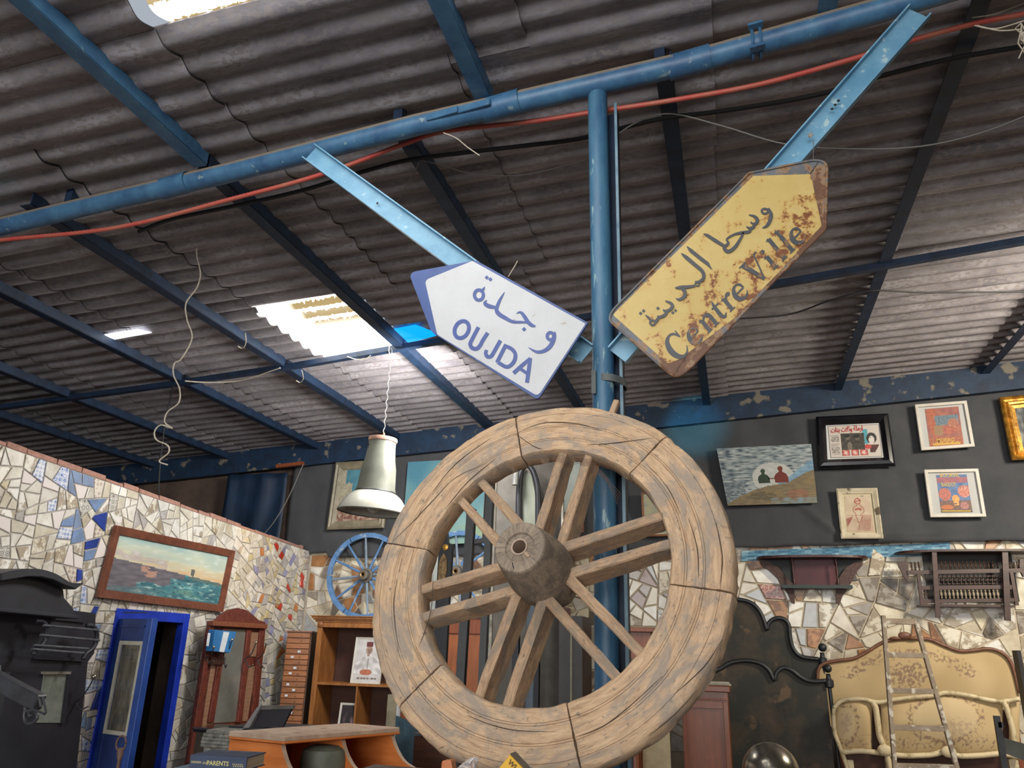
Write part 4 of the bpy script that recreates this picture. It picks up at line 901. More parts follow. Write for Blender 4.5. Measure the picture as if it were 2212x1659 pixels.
# two seated figures
def couple(u, v):
    n = NZ(u * 5, v * 16, 3); n2 = NZ(u * 14, v * 40, 5); hill = .74 - .0 * u
    halo = ell(u, v, .56, .56, .23, .27)
    if v > .62 + .36 * (1 - u) ** 2.4 - (.22 * max(0, u - .72) * 3 if u > .72 else 0) + .02 * n:
        c = mixc(hx('6c5c40'), hx('84704a'), .5 + n2); c = mixc(c, hx('94783f'), max(0, NZ(u * 8, v * 8, 8)))
        if ell(u, v, .42, .86, .15, .07): c = mixc(hx('4c4630'), c, .3 + abs(n2))
        if ell(u, v, .80, .84, .12, .09): c = mixc(hx('7c5238'), hx('95684a'), .5 + n2)
        if v > .9 and u > .5: c = mixc(c, hx('6c8a98'), .5 + n2)
        return c
    if u > .6 and v > .60 + .36 * (1 - u) ** 2.4 - (.34 * max(0, u - .72) * 3 if u > .72 else 0) - .06: return mixc(hx('5a86a8'), hx('7aa0b8'), .5 + n2)
    if v > .6 and u < .25 - (v - .6) * .1 and n2 > .05: return hx('5c6a72')
    c = mixc(hx('9aa5a6'), hx('6d7f86'), .45 + n * 1.2); c = mixc(c, hx('3d4f5a'), max(0, -n2 * 2 - .1)); c = mixc(c, hx('b9bfba'), max(0, n2 * 1.6 - .2))
    if halo: c = mixc(hx('a9aeaa'), hx('bcbfb8'), .5 + n2)
    return c
r = thing('canvas_painting', W(1655, 1028, YP), 'unframed canvas of two seated figures above blue hills', 'picture', 'framed pictures on the back wall')
c4 = [W(1548, 970, YP), W(1752, 960, YP), W(1765, 1087, YP), W(1572, 1093, YP)]; MB().prism(c4, (0, -.02, 0)).build('stretcher', MATS['canvas_edge'], r); canvas('canvas', off(c4, (0, -.021, 0)), couple, r, 120, 70)
def cv2(u, v): return (c4[0] * (1 - u) + c4[1] * u) * (1 - v) + (c4[3] * (1 - u) + c4[2] * u) * v + V((0, -.0225, 0))
def fig(m, ox, k, nm):
    mb = MB(); poly(mb, [(ox + x * k, .64 + y * k) for x, y in [(-.07, 0), (-.075, -.10), (-.055, -.15), (-.02, -.18), (-.018, -.20), (-.03, -.235), (-.022, -.27), (.0, -.285), (.022, -.27), (.028, -.235), (.016, -.20), (.02, -.18), (.055, -.15), (.072, -.10), (.075, 0)]], cv2); mb.build(nm, m, r)
fig(mat('green_figure', H('2f4030'), H('24342a'), .7), .455, .86, 'green_figure'); fig(mat('red_figure', H('7a3226'), H('5f2820'), .7), .645, 1.0, 'red_figure')
mb = MB(); poly(mb, [(.50, .555), (.58, .56), (.58, .575), (.50, .575)], cv2); mb.build('joined_arms', MATS['red_figure'], r)
# film poster in black frame
S5 = (4.894, 1760, 860)
def q5(pts, Y=YP): return cz4(*S5, pts, Y)
def filmposter(u, v):
    n = NZ(u * 20, v * 14, 2); c = hx('c4b9ae')
    if .24 < u < .69 and .25 < v < .76:
        c = mixc(hx('2b2620'), hx('4a4238'), .5 + n)
        if ell(u, v, .37, .38, .045, .085) or ell(u, v, .56, .40, .04, .08): c = mixc(hx('8a7d6a'), c, .3 + abs(n))
        if ell(u, v, .36, .33, .055, .045) or ell(u, v, .55, .35, .06, .06): c = hx('16130f')
        if ell(u, v, .40, .66, .05, .14): c = hx('6f6656')
        return c
    if .66 < u < .76 and .14 < v < .6: c = hx('3f9cae')
    if ell(u, v, .83, .48, .055, .13): c = mixc(hx('cfc8be'), hx('8f8a84'), max(0, n))
    elif ell(u, v, .83, .42, .10, .17): c = hx('2a2624')
    if u > .78 and v > .62 and v < .86 and u < .98 - (v - .6) * .4: c = mixc(hx('6a2a24'), hx('3f1f1c'), .5 + n)
    if ell(u, v, .74, .68, .075, .07): c = hx('c93a34')
    for k in (0, 1, 2):
        a = .24 + .175 * k
        if a < u < a + .145 and .77 < v < .95:
            c = hx('8f2a24') if (u < a + .012 or u > a + .133) else mixc(hx('c8403a'), hx('d8b0a4'), 1 if ell(u, v, a + .07, .85, .035, .06) else .1 + max(0, n))
    if .04 < u < .20 and .30 < v < .92 and int(v * 46) % 2 == 0 and NZ(u * 30, v * 40, 1) > -.2 and not .5 < v < .56: c = hx('6a6460')
    if u < .012 or u > .988 or v < .018 or v > .982: c = hx('3a2c26')
    return c
pr5 = [(0, 0), (0, .02), (.02, .05), (.05, .055), (.085, .02), (.09, .01), (.09, 0)]
r = picture('framed_poster', 'arabic film poster in a wide glossy black frame', q5([(10, 203), (772, 168), (850, 722), (35, 750)]), .085, .05, mat('glossy_black_frame', H('1a1a1f'), H('101015'), .22, bump=0), filmposter, mat4=mat('poster_mount', H('cfd2d2'), None, .8, bump=0), print4=q5([(135, 297), (676, 278), (712, 620), (166, 636)]), prof=pr5, nx=110, ny=72)
ar = '\ufeeb'  # drawn right to left
word = '\ufe8d\ufead\ufee3\ufee0\ufe94 \ufeed\ufe9b\ufefc\ufe99 \ufe91\ufee8\ufe8e\ufe95'[::-1]
p0, p1 = q5([(172, 372)])[0], q5([(508, 345)])[0]; ud = (p1 - p0).normalized(); vd = V((0, 0, 1))
text('lettering', word, p0 + V((0, -.012, .004)), ud, vd, .070, mat('red_print', H('b8302c'), None, .7, bump=0), r, bold=.022, lift=V((0, -.001, 0)), fit=(p1 - p0).length)
# three more frames
def orangeposter(u, v):
    n = NZ(u * 6, v * 8, 12); n2 = NZ(u * 20, v * 24, 7); c = mixc(hx('b0604a'), hx('8c4c48'), .5 + n)
    if .2 < v < .45 and .2 < u < .95: c = mixc(hx('4a6478'), hx('6c7f88'), .5 + n2)
    if ell(u, v, .12 + .1 * v, .42, .11, .33) or ell(u, v, .18, .12, .14, .12): c = mixc(hx('c0603c'), hx('a04c34'), .5 + n2)
    if ell(u, v, .78, .42, .16, .12): c = mixc(hx('c07858'), hx('94503c'), .5 + n2)
    if ell(u, v, .62, .60, .22, .10): c = mixc(hx('c46444'), hx('9a4a3c'), .5 + n2)
    if .45 < v < .7 and .2 < u < .45: c = mixc(c, hx('8f7c52'), .7)
    if v > .76: c = mixc(hx('9c4a3a'), hx('b4643c'), .5 + n2)
    return c
prw = [(0, 0), (0, .028), (.004, .032), (.028, .032), (.03, .02), (.03, 0)]
yl = mat('yellow_print', H('c9a84a'), None, .7, bump=0)
r = picture('framed_poster', 'orange toned film poster in thin white frame, the upper one', q5([(1050, 76), (1598, 34), (1685, 520), (1120, 560)]), .03, .03, white_wood, orangeposter, mat4=paper, print4=q5([(1160, 118), (1516, 90), (1575, 500), (1215, 520)]), prof=prw, nx=60, ny=64)
p0, p1 = q5([(1290, 470)])[0], q5([(1480, 460)])[0]; text('lettering', 'MORIRO', p0, (p1 - p0).normalized(), V((0, 0, 1)), .055, yl, r, bold=.01, fit=(p1 - p0).length, lift=V((0, -.0085, 0)))
p0, p1 = q5([(1250, 502)])[0], q5([(1540, 485)])[0]; mb = MB()
for k in range(16): a = p0 + (p1 - p0) * (k / 16) + V((0, -.0085, 0)); mb.prism([a, a + V((.014, 0, .0)), a + V((.012, 0, .018 + .008 * (k % 3))), a + V((.002, 0, .02))], (0, -.0003, 0))
mb.build('small_print', yl, r)
def circus(u, v):
    n = NZ(u * 6, v * 8, 22); n2 = NZ(u * 20, v * 24, 17); c = mixc(hx('3a5e98'), hx('5a7aa8'), .5 + n)
    if .07 < v < .22: c = mixc(hx('b05a5a'), hx('8f5268'), .5 + n)
    if ell(u, v, .2, .52, .2, .17): c = mixc(hx('a85048'), hx('c8705c'), .5 + n2)
    if ell(u, v, .83, .45, .2, .16): c = mixc(hx('b85c4c'), hx('d88c74'), .5 + n2)
    if ell(u, v, .85, .34, .17, .05): c = mixc(hx('b0503c'), hx('d0c0b0'), .3 + n2)
    if v > .68: c = mixc(hx('5a4a48'), hx('8c5a48'), .5 + n2)
    if ell(u, v, .53, .64, .12, .1) or (.45 < u < .62 and .62 < v < .82 and n2 > -.2): c = mixc(hx('d8842c'), hx('e0a85c'), .5 + n2)
    if ell(u, v, .22, .86, .2, .06): c = hx('c8642c')
    if ell(u, v, .78, .82, .13, .1): c = mixc(hx('9c5a58'), hx('b87a70'), .5 + n2)
    if v > .955: c = hx('3a3a2c')
    return c
r = picture('framed_poster', 'colourful film poster in thin white frame, the lower one', q5([(1148, 763), (1720, 750), (1806, 1260), (1215, 1265)]), .032, .03, white_wood, circus, mat4=paper, print4=q5([(1280, 815), (1602, 808), (1667, 1208), (1335, 1212)]), prof=prw, nx=60, ny=70)
for s, a, b, sz in (('BOURVIL', (1322, 838), (1530, 834), .047), ('BARDOT', (1338, 936), (1490, 934), .051)):
    p0, p1 = q5([a])[0], q5([b])[0]; text('lettering', s, p0, (p1 - p0).normalized(), V((0, 0, 1)), sz, yl, r, bold=.014, fit=(p1 - p0).length, lift=V((0, -.0085, 0)))
p0, p1 = q5([(1345, 1203)])[0], q5([(1650, 1203)])[0]; mb = MB()
for k in range(20): a = p0 + (p1 - p0) * (k / 20) + V((0, -.0085, 0)); mb.prism([a, a + V((.009, 0, 0)), a + V((.009, 0, .014)), a + V((.001, 0, .013))], (0, -.0003, 0))
mb.build('small_print', yl, r)
def sketch(u, v):
    n = NZ(u * 4, v * 5, 31); c = mixc(hx('c9b596'), hx('bca284'), .5 + n)
    if v < .08 and n > 0: c = hx('8f8478')
    if v > .62: c = mixc(c, hx('a8836c'), .25)
    return c
old_frame = mat('peeling_cream_frame', H('cfc6ae'), H('b5aa90'), .7, scale=6, bump=.3, c3=H('6a5c48'), s3=9, thr3=.58)
c4 = q5([(222, 962), (655, 955), (722, 1487), (275, 1490)])
r = picture('framed_drawing', 'red chalk figure drawing in a peeling cream frame', c4, .045, .035, old_frame, sketch, nx=24, ny=30, mat4=mat('old_cream_mount', H('c4b898'), None, .8, bump=0), print4=q5([(312, 1035), (582, 1030), (630, 1420), (340, 1415)]), prof=[(0, 0), (0, .03), (.012, .038), (.04, .022), (.05, .02), (.05, 0)])
chalk = mat('red_chalk', H('a85a50'), None, .8, bump=0); mq = lambda x, y: W(1760 + x / 4.894, 860 + y / 4.894, YP) + V((0, -.0088, 0)); mb = MB()
for s in ([(418, 1100, 8), (425, 1075, 10), (450, 1062, 12), (475, 1080, 10), (480, 1100, 8), (462, 1120, 10), (440, 1116, 8), (420, 1100, 10), (478, 1082, 12)], [(440, 1120, 4), (442, 1140, 5), (415, 1150, 6), (405, 1185, 6), (425, 1215, 5), (440, 1240, 4)], [(470, 1120, 4), (480, 1140, 5), (505, 1155, 6), (520, 1195, 6), (500, 1225, 5), (478, 1245, 5)],
          [(425, 1180, 22), (460, 1172, 18), (492, 1180, 24)], [(430, 1240, 5), (450, 1280, 5), (455, 1310, 5), (480, 1310, 5), (500, 1270, 4), (505, 1240, 4)], [(462, 1300, 5), (470, 1350, 4), (455, 1390, 4)], [(340, 1240, 3), (600, 1240, 3)]): stroke(mb, s, mq)
for k in range(7): stroke(mb, [(480 + 8 * k, 1300 + 17 * k, 2.5), (598, 1290 + 18 * k, 2.5)], mq)
for k in range(9): stroke(mb, [(500 + 12 * k, 1245, 2.5), (505 + 14 * k - 40, 1400, 2.5)], mq); stroke(mb, [(400 - 8 * k, 1250 + 3 * k, 3), (380 - 4 * k, 1300 + 8 * k, 3)], mq)
mb.build('chalk_lines', chalk, r)
def dark_land(u, v): n = NZ(u * 7, v * 5, 41); return mixc(hx('33383c'), hx('8a8c86'), max(0, n * 1.6 + (.35 if .02 < u < .2 else -.1)))
prg = [(0, 0), (0, .035), (.012, .045), (.03, .025), (.045, .02), (.06, .038), (.078, .035), (.085, .015), (.115, .012), (.12, 0)]
picture('framed_painting', 'dark painting in heavy gilt frame, cut by the right edge', q5([(1940, 3), (2560, -60), (2700, 640), (2075, 662)]), .118, .045, gilt, dark_land, nx=30, ny=30, prof=prg, nrm=NB)
def beige(u, v): n = NZ(u * 3, v * 9, 51); return mixc(hx('b8ac80'), hx('8f9a86'), .5 + n)
thin_wood = mat('thin_wood_frame', H('8a5a3a'), H('6a4028'), .5)
picture('framed_picture', 'pale map-like picture seen between wheel rim and spoke, right of the post', [W(1385, 1064, YP), W(1452, 1062, YP), W(1460, 1158, YP), W(1390, 1160, YP)], .02, .02, thin_wood, beige, nx=12, ny=16)
def scene3(u, v):
    n = NZ(u * 4, v * 4, 61); c = mixc(hx('8fa09c'), hx('a8b0a4'), .5 + n)
    if ell(u, v, .12, .1, .2, .3): c = hx('b0604a')
    if v > .75: c = mixc(hx('6f665c'), hx('8a7a6a'), .5 + n)
    return c
picture('framed_picture', 'pale picture in dark frame seen through the upper spokes, left of the post', [W(1150, 985, YP), W(1260, 980, YP), W(1262, 1150, YP), W(1152, 1154, YP)], .03, .02, thin_wood, scene3, nx=16, ny=20)

# ================================================================ LEFT: DOOR, HALL STANDS
def c2(x, y, X=-4.45): return WX(x / 3.3515, 1280 + y / 3.3515, X)
mb = MB(); mb.box((XW - .05, D0 - .045, 0), (XW + .02, D0 + .015, DZ + .05)).box((XW - .05, D1 - .05, 0), (XW + .02, D1 + .02, DZ + .05)).box((XW - .05, D0 + .015, DZ - .03), (XW + .02, D1 - .05, DZ + .05))
fr = struct(mb.build('door_1', cobalt, bevel=.004))
A = V((XW + .02, 5.20, 0)); rr = ray(333, 1332); t_ = 5.09 / rr.y; B = V((rr.x * t_, 5.09, 0)); dd = (B - A).normalized(); nn_ = V((dd.y, -dd.x, 0)); ll = (B - A).length
def LF(u, z, d=0): return A + dd * u + V((0, 0, z)) + nn_ * d
def lbox(mb, u0, u1, z0, z1, d0, d1): mb.hexa([LF(u0, z0, d0), LF(u1, z0, d0), LF(u1, z0, d1), LF(u0, z0, d1), LF(u0, z1, d0), LF(u1, z1, d0), LF(u1, z1, d1), LF(u0, z1, d1)])
def LU(px, py): p = WP(px, py, A, nn_); return (p - A).dot(dd), p.z
g = [LU(262, 1384), LU(312, 1380), LU(276, 1592), LU(222, 1584)]; u0 = (g[0][0] + g[3][0]) / 2; u1 = (g[1][0] + g[2][0]) / 2; gz1 = g[0][1]; gz0 = g[3][1]
if not (0 < u0 < u1 < ll): u0, u1 = ll * .2, ll * .82
mb = MB(); zt_ = 2.005
lbox(mb, 0, u0, .02, zt_, -.03, .0); lbox(mb, u1, ll, .02, zt_, -.03, 0); lbox(mb, u0, u1, gz1, zt_, -.03, 0); lbox(mb, u0, u1, .02, gz0, -.03, 0)
leaf = mb.build('door_leaf', navy, fr, bevel=.003)
mb = MB(); lbox(mb, u1 + .0, ll + .002, .02, zt_ + .004, -.04, .012); mb.build('stile', mat('blue_door_edge', H('2f55a8'), H('24448c'), .4), leaf, bevel=.003)
mb = MB(); lbox(mb, .05, ll - .08, gz1 + .10, gz1 + .115, 0, .012); lbox(mb, .05, ll - .08, gz1 + .20, gz1 + .212, 0, .01); mb.build('moulding', navy, leaf)
mb = MB(); w_ = .028
lbox(mb, u0, u0 + w_, gz0, gz1, -.004, .008); lbox(mb, u1 - w_, u1, gz0, gz1, -.004, .008); lbox(mb, u0 + w_, u1 - w_, gz1 - w_, gz1, -.004, .008); lbox(mb, u0 + w_, u1 - w_, gz0, gz0 + w_, -.004, .008); mb.build('glazing_bead', mat('cream_bead', H('c9c8ba'), H('aead9f'), .6), leaf)
mb = MB(); lbox(mb, u0 + w_, u1 - w_, gz0 + w_, gz1 - w_, -.012, -.008); mb.build('pane', mat('reflecting_glass', H('8a867a'), H('5a5850'), .12, .4, scale=7, bump=0, stretch=(3, 3, 1)), leaf)
# inlaid mirror stand on the left wall
ms = thing('hall_mirror', c2(1690, 600), 'carved reddish hall stand with inlaid columns and tall mirror', 'hall stand')
def c2poly(pts, X=-4.45, dX=.03): m_ = MB(); m_.prism([c2(x, y, X) for x, y in pts], (dX, 0, 0)); return m_
inlay = pattern_mat('inlaid_wood', H('7a5a44'), H('a8826a'), 26, 'rings'); frame_red = mat('carved_red_wood', H('74382a'), H('52261e'), .5, scale=30, bump=.35)
c2poly([(1500, 205), (1905, 240), (1800, 1400), (1310, 1400)], -4.52, .03).build('back_panel', frame_red, ms)
c2poly([(1503, 205), (1545, 200), (1585, 160), (1640, 125), (1700, 112), (1760, 125), (1815, 165), (1855, 200), (1902, 215), (1900, 245), (1503, 232)], -4.49, .035).build('crest', frame_red, ms, bevel=.004)
c2poly([(1503, 205), (1902, 228), (1897, 262), (1500, 240)], -4.485, .06).build('cornice', mat('gilded_red_wood', H('8a5234'), H('6a3a28'), .5, scale=50, bump=.3), ms, bevel=.004)
for nm, pts in (('inlaid_column', [(1525, 505), (1595, 505), (1495, 1230), (1420, 1230)]), ('inlaid_column', [(1800, 530), (1850, 535), (1785, 930), (1740, 930)]), ('inlaid_panel', [(1812, 285), (1872, 290), (1858, 465), (1800, 462)])):
    c2poly(pts, -4.488, .008).build(nm, inlay, ms)
for pts in ([(1500, 240), (1530, 242), (1380, 1240), (1345, 1235)], [(1600, 260), (1632, 262), (1530, 940), (1490, 940)], [(1775, 270), (1805, 272), (1735, 940), (1700, 940)], [(1868, 262), (1898, 262), (1835, 800), (1800, 930)]):
    c2poly(pts, -4.488, .03).build('turned_post', frame_red, ms, bevel=.004)
c2poly([(1634, 264), (1775, 272), (1706, 935), (1542, 945)], -4.488, .006).build('mirror', mat('mirror_glass', H('a2a29a'), H('84847c'), .15, .5, scale=2, bump=0), ms)
c2poly([(1500, 470), (1600, 470), (1590, 520), (1480, 520)], -4.488, .05).build('shelf_block', walnut, ms)
def hook(root, base, c, m, knob=.013, r=.005):
    mb = MB(); mb.tube([V(p) for p in cat([tuple(base)] + [tuple(p) for p in c], 6)], r, 6); mb.build('hook', m, root, smooth='all')
    mb = MB(); mb.ball(c[-1], knob, 10); mb.build('hook_knob', steel, root, smooth='all')
for bx, by, up_, dn in ((1490, 470, (1548, 395), (1545, 495)), (1620, 440, (1680, 342), (1640, 520)), (1775, 480, (1853, 362), (1830, 520)), (1865, 480, (1926, 370), (1905, 525))):
    b0 = c2(bx, by, -4.42); hook(ms, b0, [c2((bx + up_[0]) / 2 + 8, (by + up_[1]) / 2 + 20, -4.36), c2(up_[0], up_[1], -4.33)], iron)
    hook(ms, b0, [c2((bx + dn[0]) / 2, dn[1] + 18, -4.38), c2(dn[0], dn[1] + 4, -4.34)], iron, .007)
bb = thing('blue_box', c2(1570, 350, -4.42), 'blue box with two white labels, hung over the carved mirror stand', 'box')
c2poly([(1510, 268), (1665, 284), (1616, 436), (1486, 424)], -4.43, .07).build('body', mat('blue_cover', H('3a7fb8'), H('2f6ca4'), .35, bump=0, scale=3), bb, bevel=.004)
lm = mat('white_label', H('d8dde2'), H('c8ced6'), .5, scale=20, bump=0)
c2poly([(1618, 284), (1660, 288), (1622, 432), (1586, 428)], -4.359, .001).build('label', lm, bb); c2poly([(1505, 292), (1524, 294), (1510, 388), (1492, 386)], -4.359, .001).build('label', lm, bb)
# black hall stand, left edge
def c4_(x, y, X=-4.3): return WX(x / 3.613, 1200 + y / 3.613, X)
bs = thing('hall_stand', c4_(200, 900), 'tall black hall stand with arched pediment, rails and small mirror', 'hall stand')
def bpoly(pts, X, dX): m_ = MB(); m_.prism([c4_(x, y, X) for x, y in pts], (dX, 0, 0)); return m_
bpoly([(-500, 250), (400, 412), (702, 450), (690, 760), (640, 830), (600, 1200), (535, 1800), (-500, 1800)], -4.40, .05).build('back_panel', black_wood, bs)
arc = cat([(-260, 140), (-120, 110), (0, 103), (90, 112), (180, 140), (250, 178), (310, 210), (408, 214)], 4)
bpoly(list(arc) + [(340, 265), (250, 232), (160, 190), (60, 168), (-40, 165), (-260, 200)], -4.36, .26).build('pediment', black_wood, bs, bevel=.006)
bpoly([(-260, 190), (-40, 160), (60, 166), (160, 188), (250, 228), (322, 265), (330, 330), (395, 400), (412, 440), (410, 480), (-260, 440)], -4.36, .18).build('canopy', black_wood, bs, bevel=.004)
bpoly([(-260, 400), (415, 465), (412, 492), (-260, 432)], -4.36, .21).build('cornice', black_wood, bs, bevel=.004)
for (a, b) in (((340, 545), (760, 582)), ((315, 620), (775, 662)), ((265, 700), (690, 728)), ((250, 730), (655, 762))):
    MB().tube([c4_(*a, -4.18), c4_(*b, -4.18)], .008, 10).build('rail', mat('worn_black_rail', H('55575c'), H('3a3b40'), .35, scale=20), bs, smooth=True)
for dx in (0, -390):
    MB().tube([V(p) for p in cat([tuple(c4_(x + dx, y + dx * .09, -4.2)) for x, y in [(678, 545), (718, 548), (748, 580), (757, 630), (745, 690), (712, 735), (670, 768), (648, 810)]], 5)], .015, 8).build('rail_bracket', black_wood, bs, smooth='all')
bpoly([(410, 475), (655, 500), (650, 525), (405, 500)], -4.352, .02).build('moulding', black_wood, bs); bpoly([(260, 780), (640, 800), (640, 828), (256, 808)], -4.352, .03).build('moulding', black_wood, bs)
bpoly([(318, 905), (530, 905), (524, 925), (316, 925)], -4.352, .03).build('mirror_top_bead', mat('dusty_bead', H('8c867a'), H('5c584f'), .6), bs)
bpoly([(338, 925), (515, 925), (466, 1305), (278, 1305)], -4.349, .006).build('mirror', mat('foxed_mirror', H('8f968e'), H('6f776e'), .25, .3, scale=9, bump=0), bs)
bpoly([(515, 925), (535, 925), (486, 1315), (466, 1312)], -4.349, .02).build('mirror_bead', MATS['mat_x'] if 'mat_x' in MATS else black_wood, bs)
hook(bs, c4_(595, 1140, -4.34), [c4_(650, 1090, -4.28), c4_(698, 1020, -4.24), c4_(734, 946, -4.22)], iron, .018, .005)
hook(bs, c4_(598, 1150, -4.34), [c4_(605, 1188, -4.30), c4_(640, 1200, -4.26), c4_(690, 1176, -4.24)], iron, .007, .005)
arm = thing('folding_arm', W(50, 1500, 3.3), 'dark square metal arm with hooked end reaching in at the left edge', 'arm')
def e4(x, y, Y=3.3): return W(x / 3.613, 1200 + y / 3.613, Y)
MB().beam(e4(-120, 920), e4(310, 1150), .075, .06, (0, -1, 0)).build('bar', mat('grey_black_metal', H('3f4248'), H('2c2e33'), .4, scale=9), arm, bevel=.006)
MB().tube([e4(*p, 3.24) for p in [(190, 1185), (200, 1215), (270, 1205), (350, 1238), (360, 1225), (335, 1105), (305, 1100), (320, 1180)]], .006, 6).build('hook_plate', steel if False else MATS['grey_black_metal'], arm)
MB().tube([V(p) for p in cat([tuple(e4(*p, 3.28)) for p in [(200, 1190), (190, 1250), (200, 1300), (240, 1310), (285, 1280), (290, 1240), (260, 1215), (225, 1230), (235, 1262)]], 5)], .008, 6).build('scroll', MATS['grey_black_metal'], arm, smooth='all')
mb = MB(); mb.beam(e4(-120, 880, 3.36), e4(-120, 980, 3.36), .1, .1, (0, -1, 0)).box(tuple(e4(-140, 900, 3.4)), tuple(e4(-105, 1500, 3.36) - V((0, 0, 2.4)))); mb.build('upright', MATS['grey_black_metal'], arm)
tl = thing('ring_handled_rod', W(262, 1600, 3.0), 'rusty iron rod with ring top standing in front of the blue door', 'tool')
rc = e4(945, 1468, 3.0); MB().tube([rc + V((.024 * cos(a), 0, .030 * sin(a))) for a in [k * 2 * pi / 20 for k in range(21)]], .0042, 6).build('ring', mat('rusty_iron', H('6a4f44'), H('3f3230'), .6, scale=40), tl, smooth='all')
mb = MB(); mb.tube([e4(945, 1500, 3.0), e4(938, 1545, 3.0), e4(930, 1600, 3.0), V((e4(925, 1700, 3.0).x, 3.0, 0))], [.010, .014, .007, .007], 8); mb.build('rod', MATS['rusty_iron'], tl, smooth='all')

# ================================================================ CABINETS ALONG THE BACK
P0 = W(621, 1362, 7.35); r1 = ray(673, 1368); P1 = V((r1.x / r1.y * 7.42, 7.42, P0.z)); du = (P1 - P0).normalized(); dn = V((-du.y, du.x, 0)) ; lw = (P1 - P0).length
dc = thing('drawer_chest', (P0.x, P0.y, 0), 'tall narrow chest of many small drawers beside the bookcase', 'cabinet')
def db(mb, u0, u1, z0, z1, d0, d1): mb.hexa([P0 * 0 + V((P0.x, P0.y, 0)) + du * u + dn * d_ + V((0, 0, z)) for z in (z0, z1) for u, d_ in ((u0, d0), (u1, d0), (u1, d1), (u0, d1))])
mb = MB(); db(mb, 0, lw, 0, P0.z - .012, .02, .38); mb.build('body', mat('dull_brown_side', H('6e5648'), H('54402f'), .6, scale=7, stretch=(6, 6, 1)), dc); mb = MB(); db(mb, -.006, lw + .006, P0.z - .012, P0.z, -.006, .39); mb.build('top', brown_wood, dc)
drm = mat('drawer_front_wood', H('a0622e'), H('80491f'), .4, scale=6, bump=.05, randv=.18, stretch=(1, 1, 4)); z = P0.z - .02; k = 0
while z > .5:
    h = .052; mb = MB(); db(mb, .008, lw - .008, z - h + .005, z, -.004 + R.uniform(-.006, .004), .02); dr = mb.build('drawer', drm, dc, bevel=.002)
    c = V((P0.x, P0.y, 0)) + du * (lw * .62) + V((0, 0, z - h / 2)) - dn * .008
    MB().ball(c, .007, 8).build('knob', MATS['brass'], dr, smooth='all')
    if k in (3, 4, 6, 7, 9, 10, 11, 14, 15, 17): mb = MB(); a = lw * R.uniform(.2, .55); db(mb, a, a + .03, z - .034, z - .014, -.012, -.0105); mb.build('paper_label', lm, dr)
    z -= h; k += 1
# bookcase
BY = 7.35; x0 = W(676, 1450, BY).x; x1 = W(890, 1500, BY).x; zt1 = W(760, 1345, BY).z; zs = W(760, 1479, BY).z; zs2 = zs - (zt1 - zs) * 1.02
bc = thing('bookcase', ((x0 + x1) / 2, BY, 0), 'open brown wooden bookcase with cornice, left of the big wheel', 'bookcase')
mb = MB(); mb.box((x0, BY, 0), (x0 + .055, BY + .36, zt1)).box((x1 - .055, BY, 0), (x1, BY + .36, zt1)); mb.build('side_panel', oak, bc, bevel=.003)
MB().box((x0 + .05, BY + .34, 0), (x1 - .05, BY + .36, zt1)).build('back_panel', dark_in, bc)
MB().box((x0, BY - .012, zt1 - .05), (x1, BY + .36, zt1)).build('top_rail', oak, bc, bevel=.003)
for i, (e, a, b) in enumerate(((.02, 0, .02), (.035, .02, .035), (.05, .035, .055), (.065, .055, .062))): MB().box((x0 - e, BY - e, zt1 + a), (x1 + e, BY + .36, zt1 + b)).build('cornice_step', oak, bc)
for zz in (zs, zs2): MB().box((x0 + .05, BY + .01, zz - .012), (x1 - .05, BY + .34, zz + .012)).build('shelf', oak, bc)
xd = W(768, 1530, BY + .02).x; MB().box((xd - .009, BY + .015, zs2), (xd + .009, BY + .34, zs)).build('divider', oak, bc)
MB().lathe((x0 + .03, BY - .006, zt1 - .02), (0, -1, 0), [(0, .028), (.008, .028), (.014, .02), (.016, .008), (.022, .006), (.024, 0)], 12).build('carved_boss', oak, bc)
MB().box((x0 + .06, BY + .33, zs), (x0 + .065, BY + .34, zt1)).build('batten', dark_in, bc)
def fez(u, v):
    n = NZ(u * 5, v * 7, 71); c = mixc(hx('b9b2ae'), hx('c9c6c4'), .5 + n + v * .3)
    if v > .36 and abs(u - .5) < .09 + (v - .36) * 1.6 and v < .82: c = mixc(hx('d8d4d2'), hx('a8a2a2'), .4 + n * 1.5)
    if abs(u - .5) < .015 and .44 < v < .7: c = hx('8f8886')
    if abs(u - .5) < .05 and .33 < v < .42: c = hx('a08070')
    if ell(u, v, .5, .265, .115, .105): c = mixc(hx('b08c78'), hx('94705e'), .5 + (u - .5) * 3)
    if .385 < u < .615 and .075 < v < .185 + .02 * (u - .5): c = hx('6a3030')
    if ell(u, v, .455, .245, .022, .009) or ell(u, v, .545, .245, .022, .009) or ell(u, v, .5, .325, .04, .008) or ell(u, v, .5, .285, .012, .018): c = hx('4a3028')
    if ell(u, v, .46, .78, .22, .07): c = mixc(hx('c8704c'), hx('b05a3c'), .5 + NZ(u * 20, v * 20))
    if .90 < v < .95 and .15 < u < .9 and NZ(u * 40, 3) > -.1: c = hx('7a6a62')
    return c
pa = [W(769, 1376, BY + .08), W(826, 1376, BY + .08), W(822, 1476, BY + .02), W(757, 1475, BY + .02)]
pa = [V((pa[0].x, BY + .10, pa[0].z)), V((pa[0].x + .32, BY + .10, pa[0].z)), V((pa[0].x + .32, BY + .05, zs + .013)), V((pa[0].x, BY + .05, zs + .013))]
picture('framed_photograph', 'white framed portrait of a man in a red fez, on the bookcase shelf', pa, .018, .014, white_wood, fez, nx=50, ny=70, group='framed photographs in the bookcase')
def dim(u, v): n = NZ(u * 4, v * 4, 81); return mixc(hx('2c2428'), hx('8a6a70'), max(0, n * 1.5))
xa = W(733, 1520, BY + .06).x; za = W(735, 1518, BY + .06).z
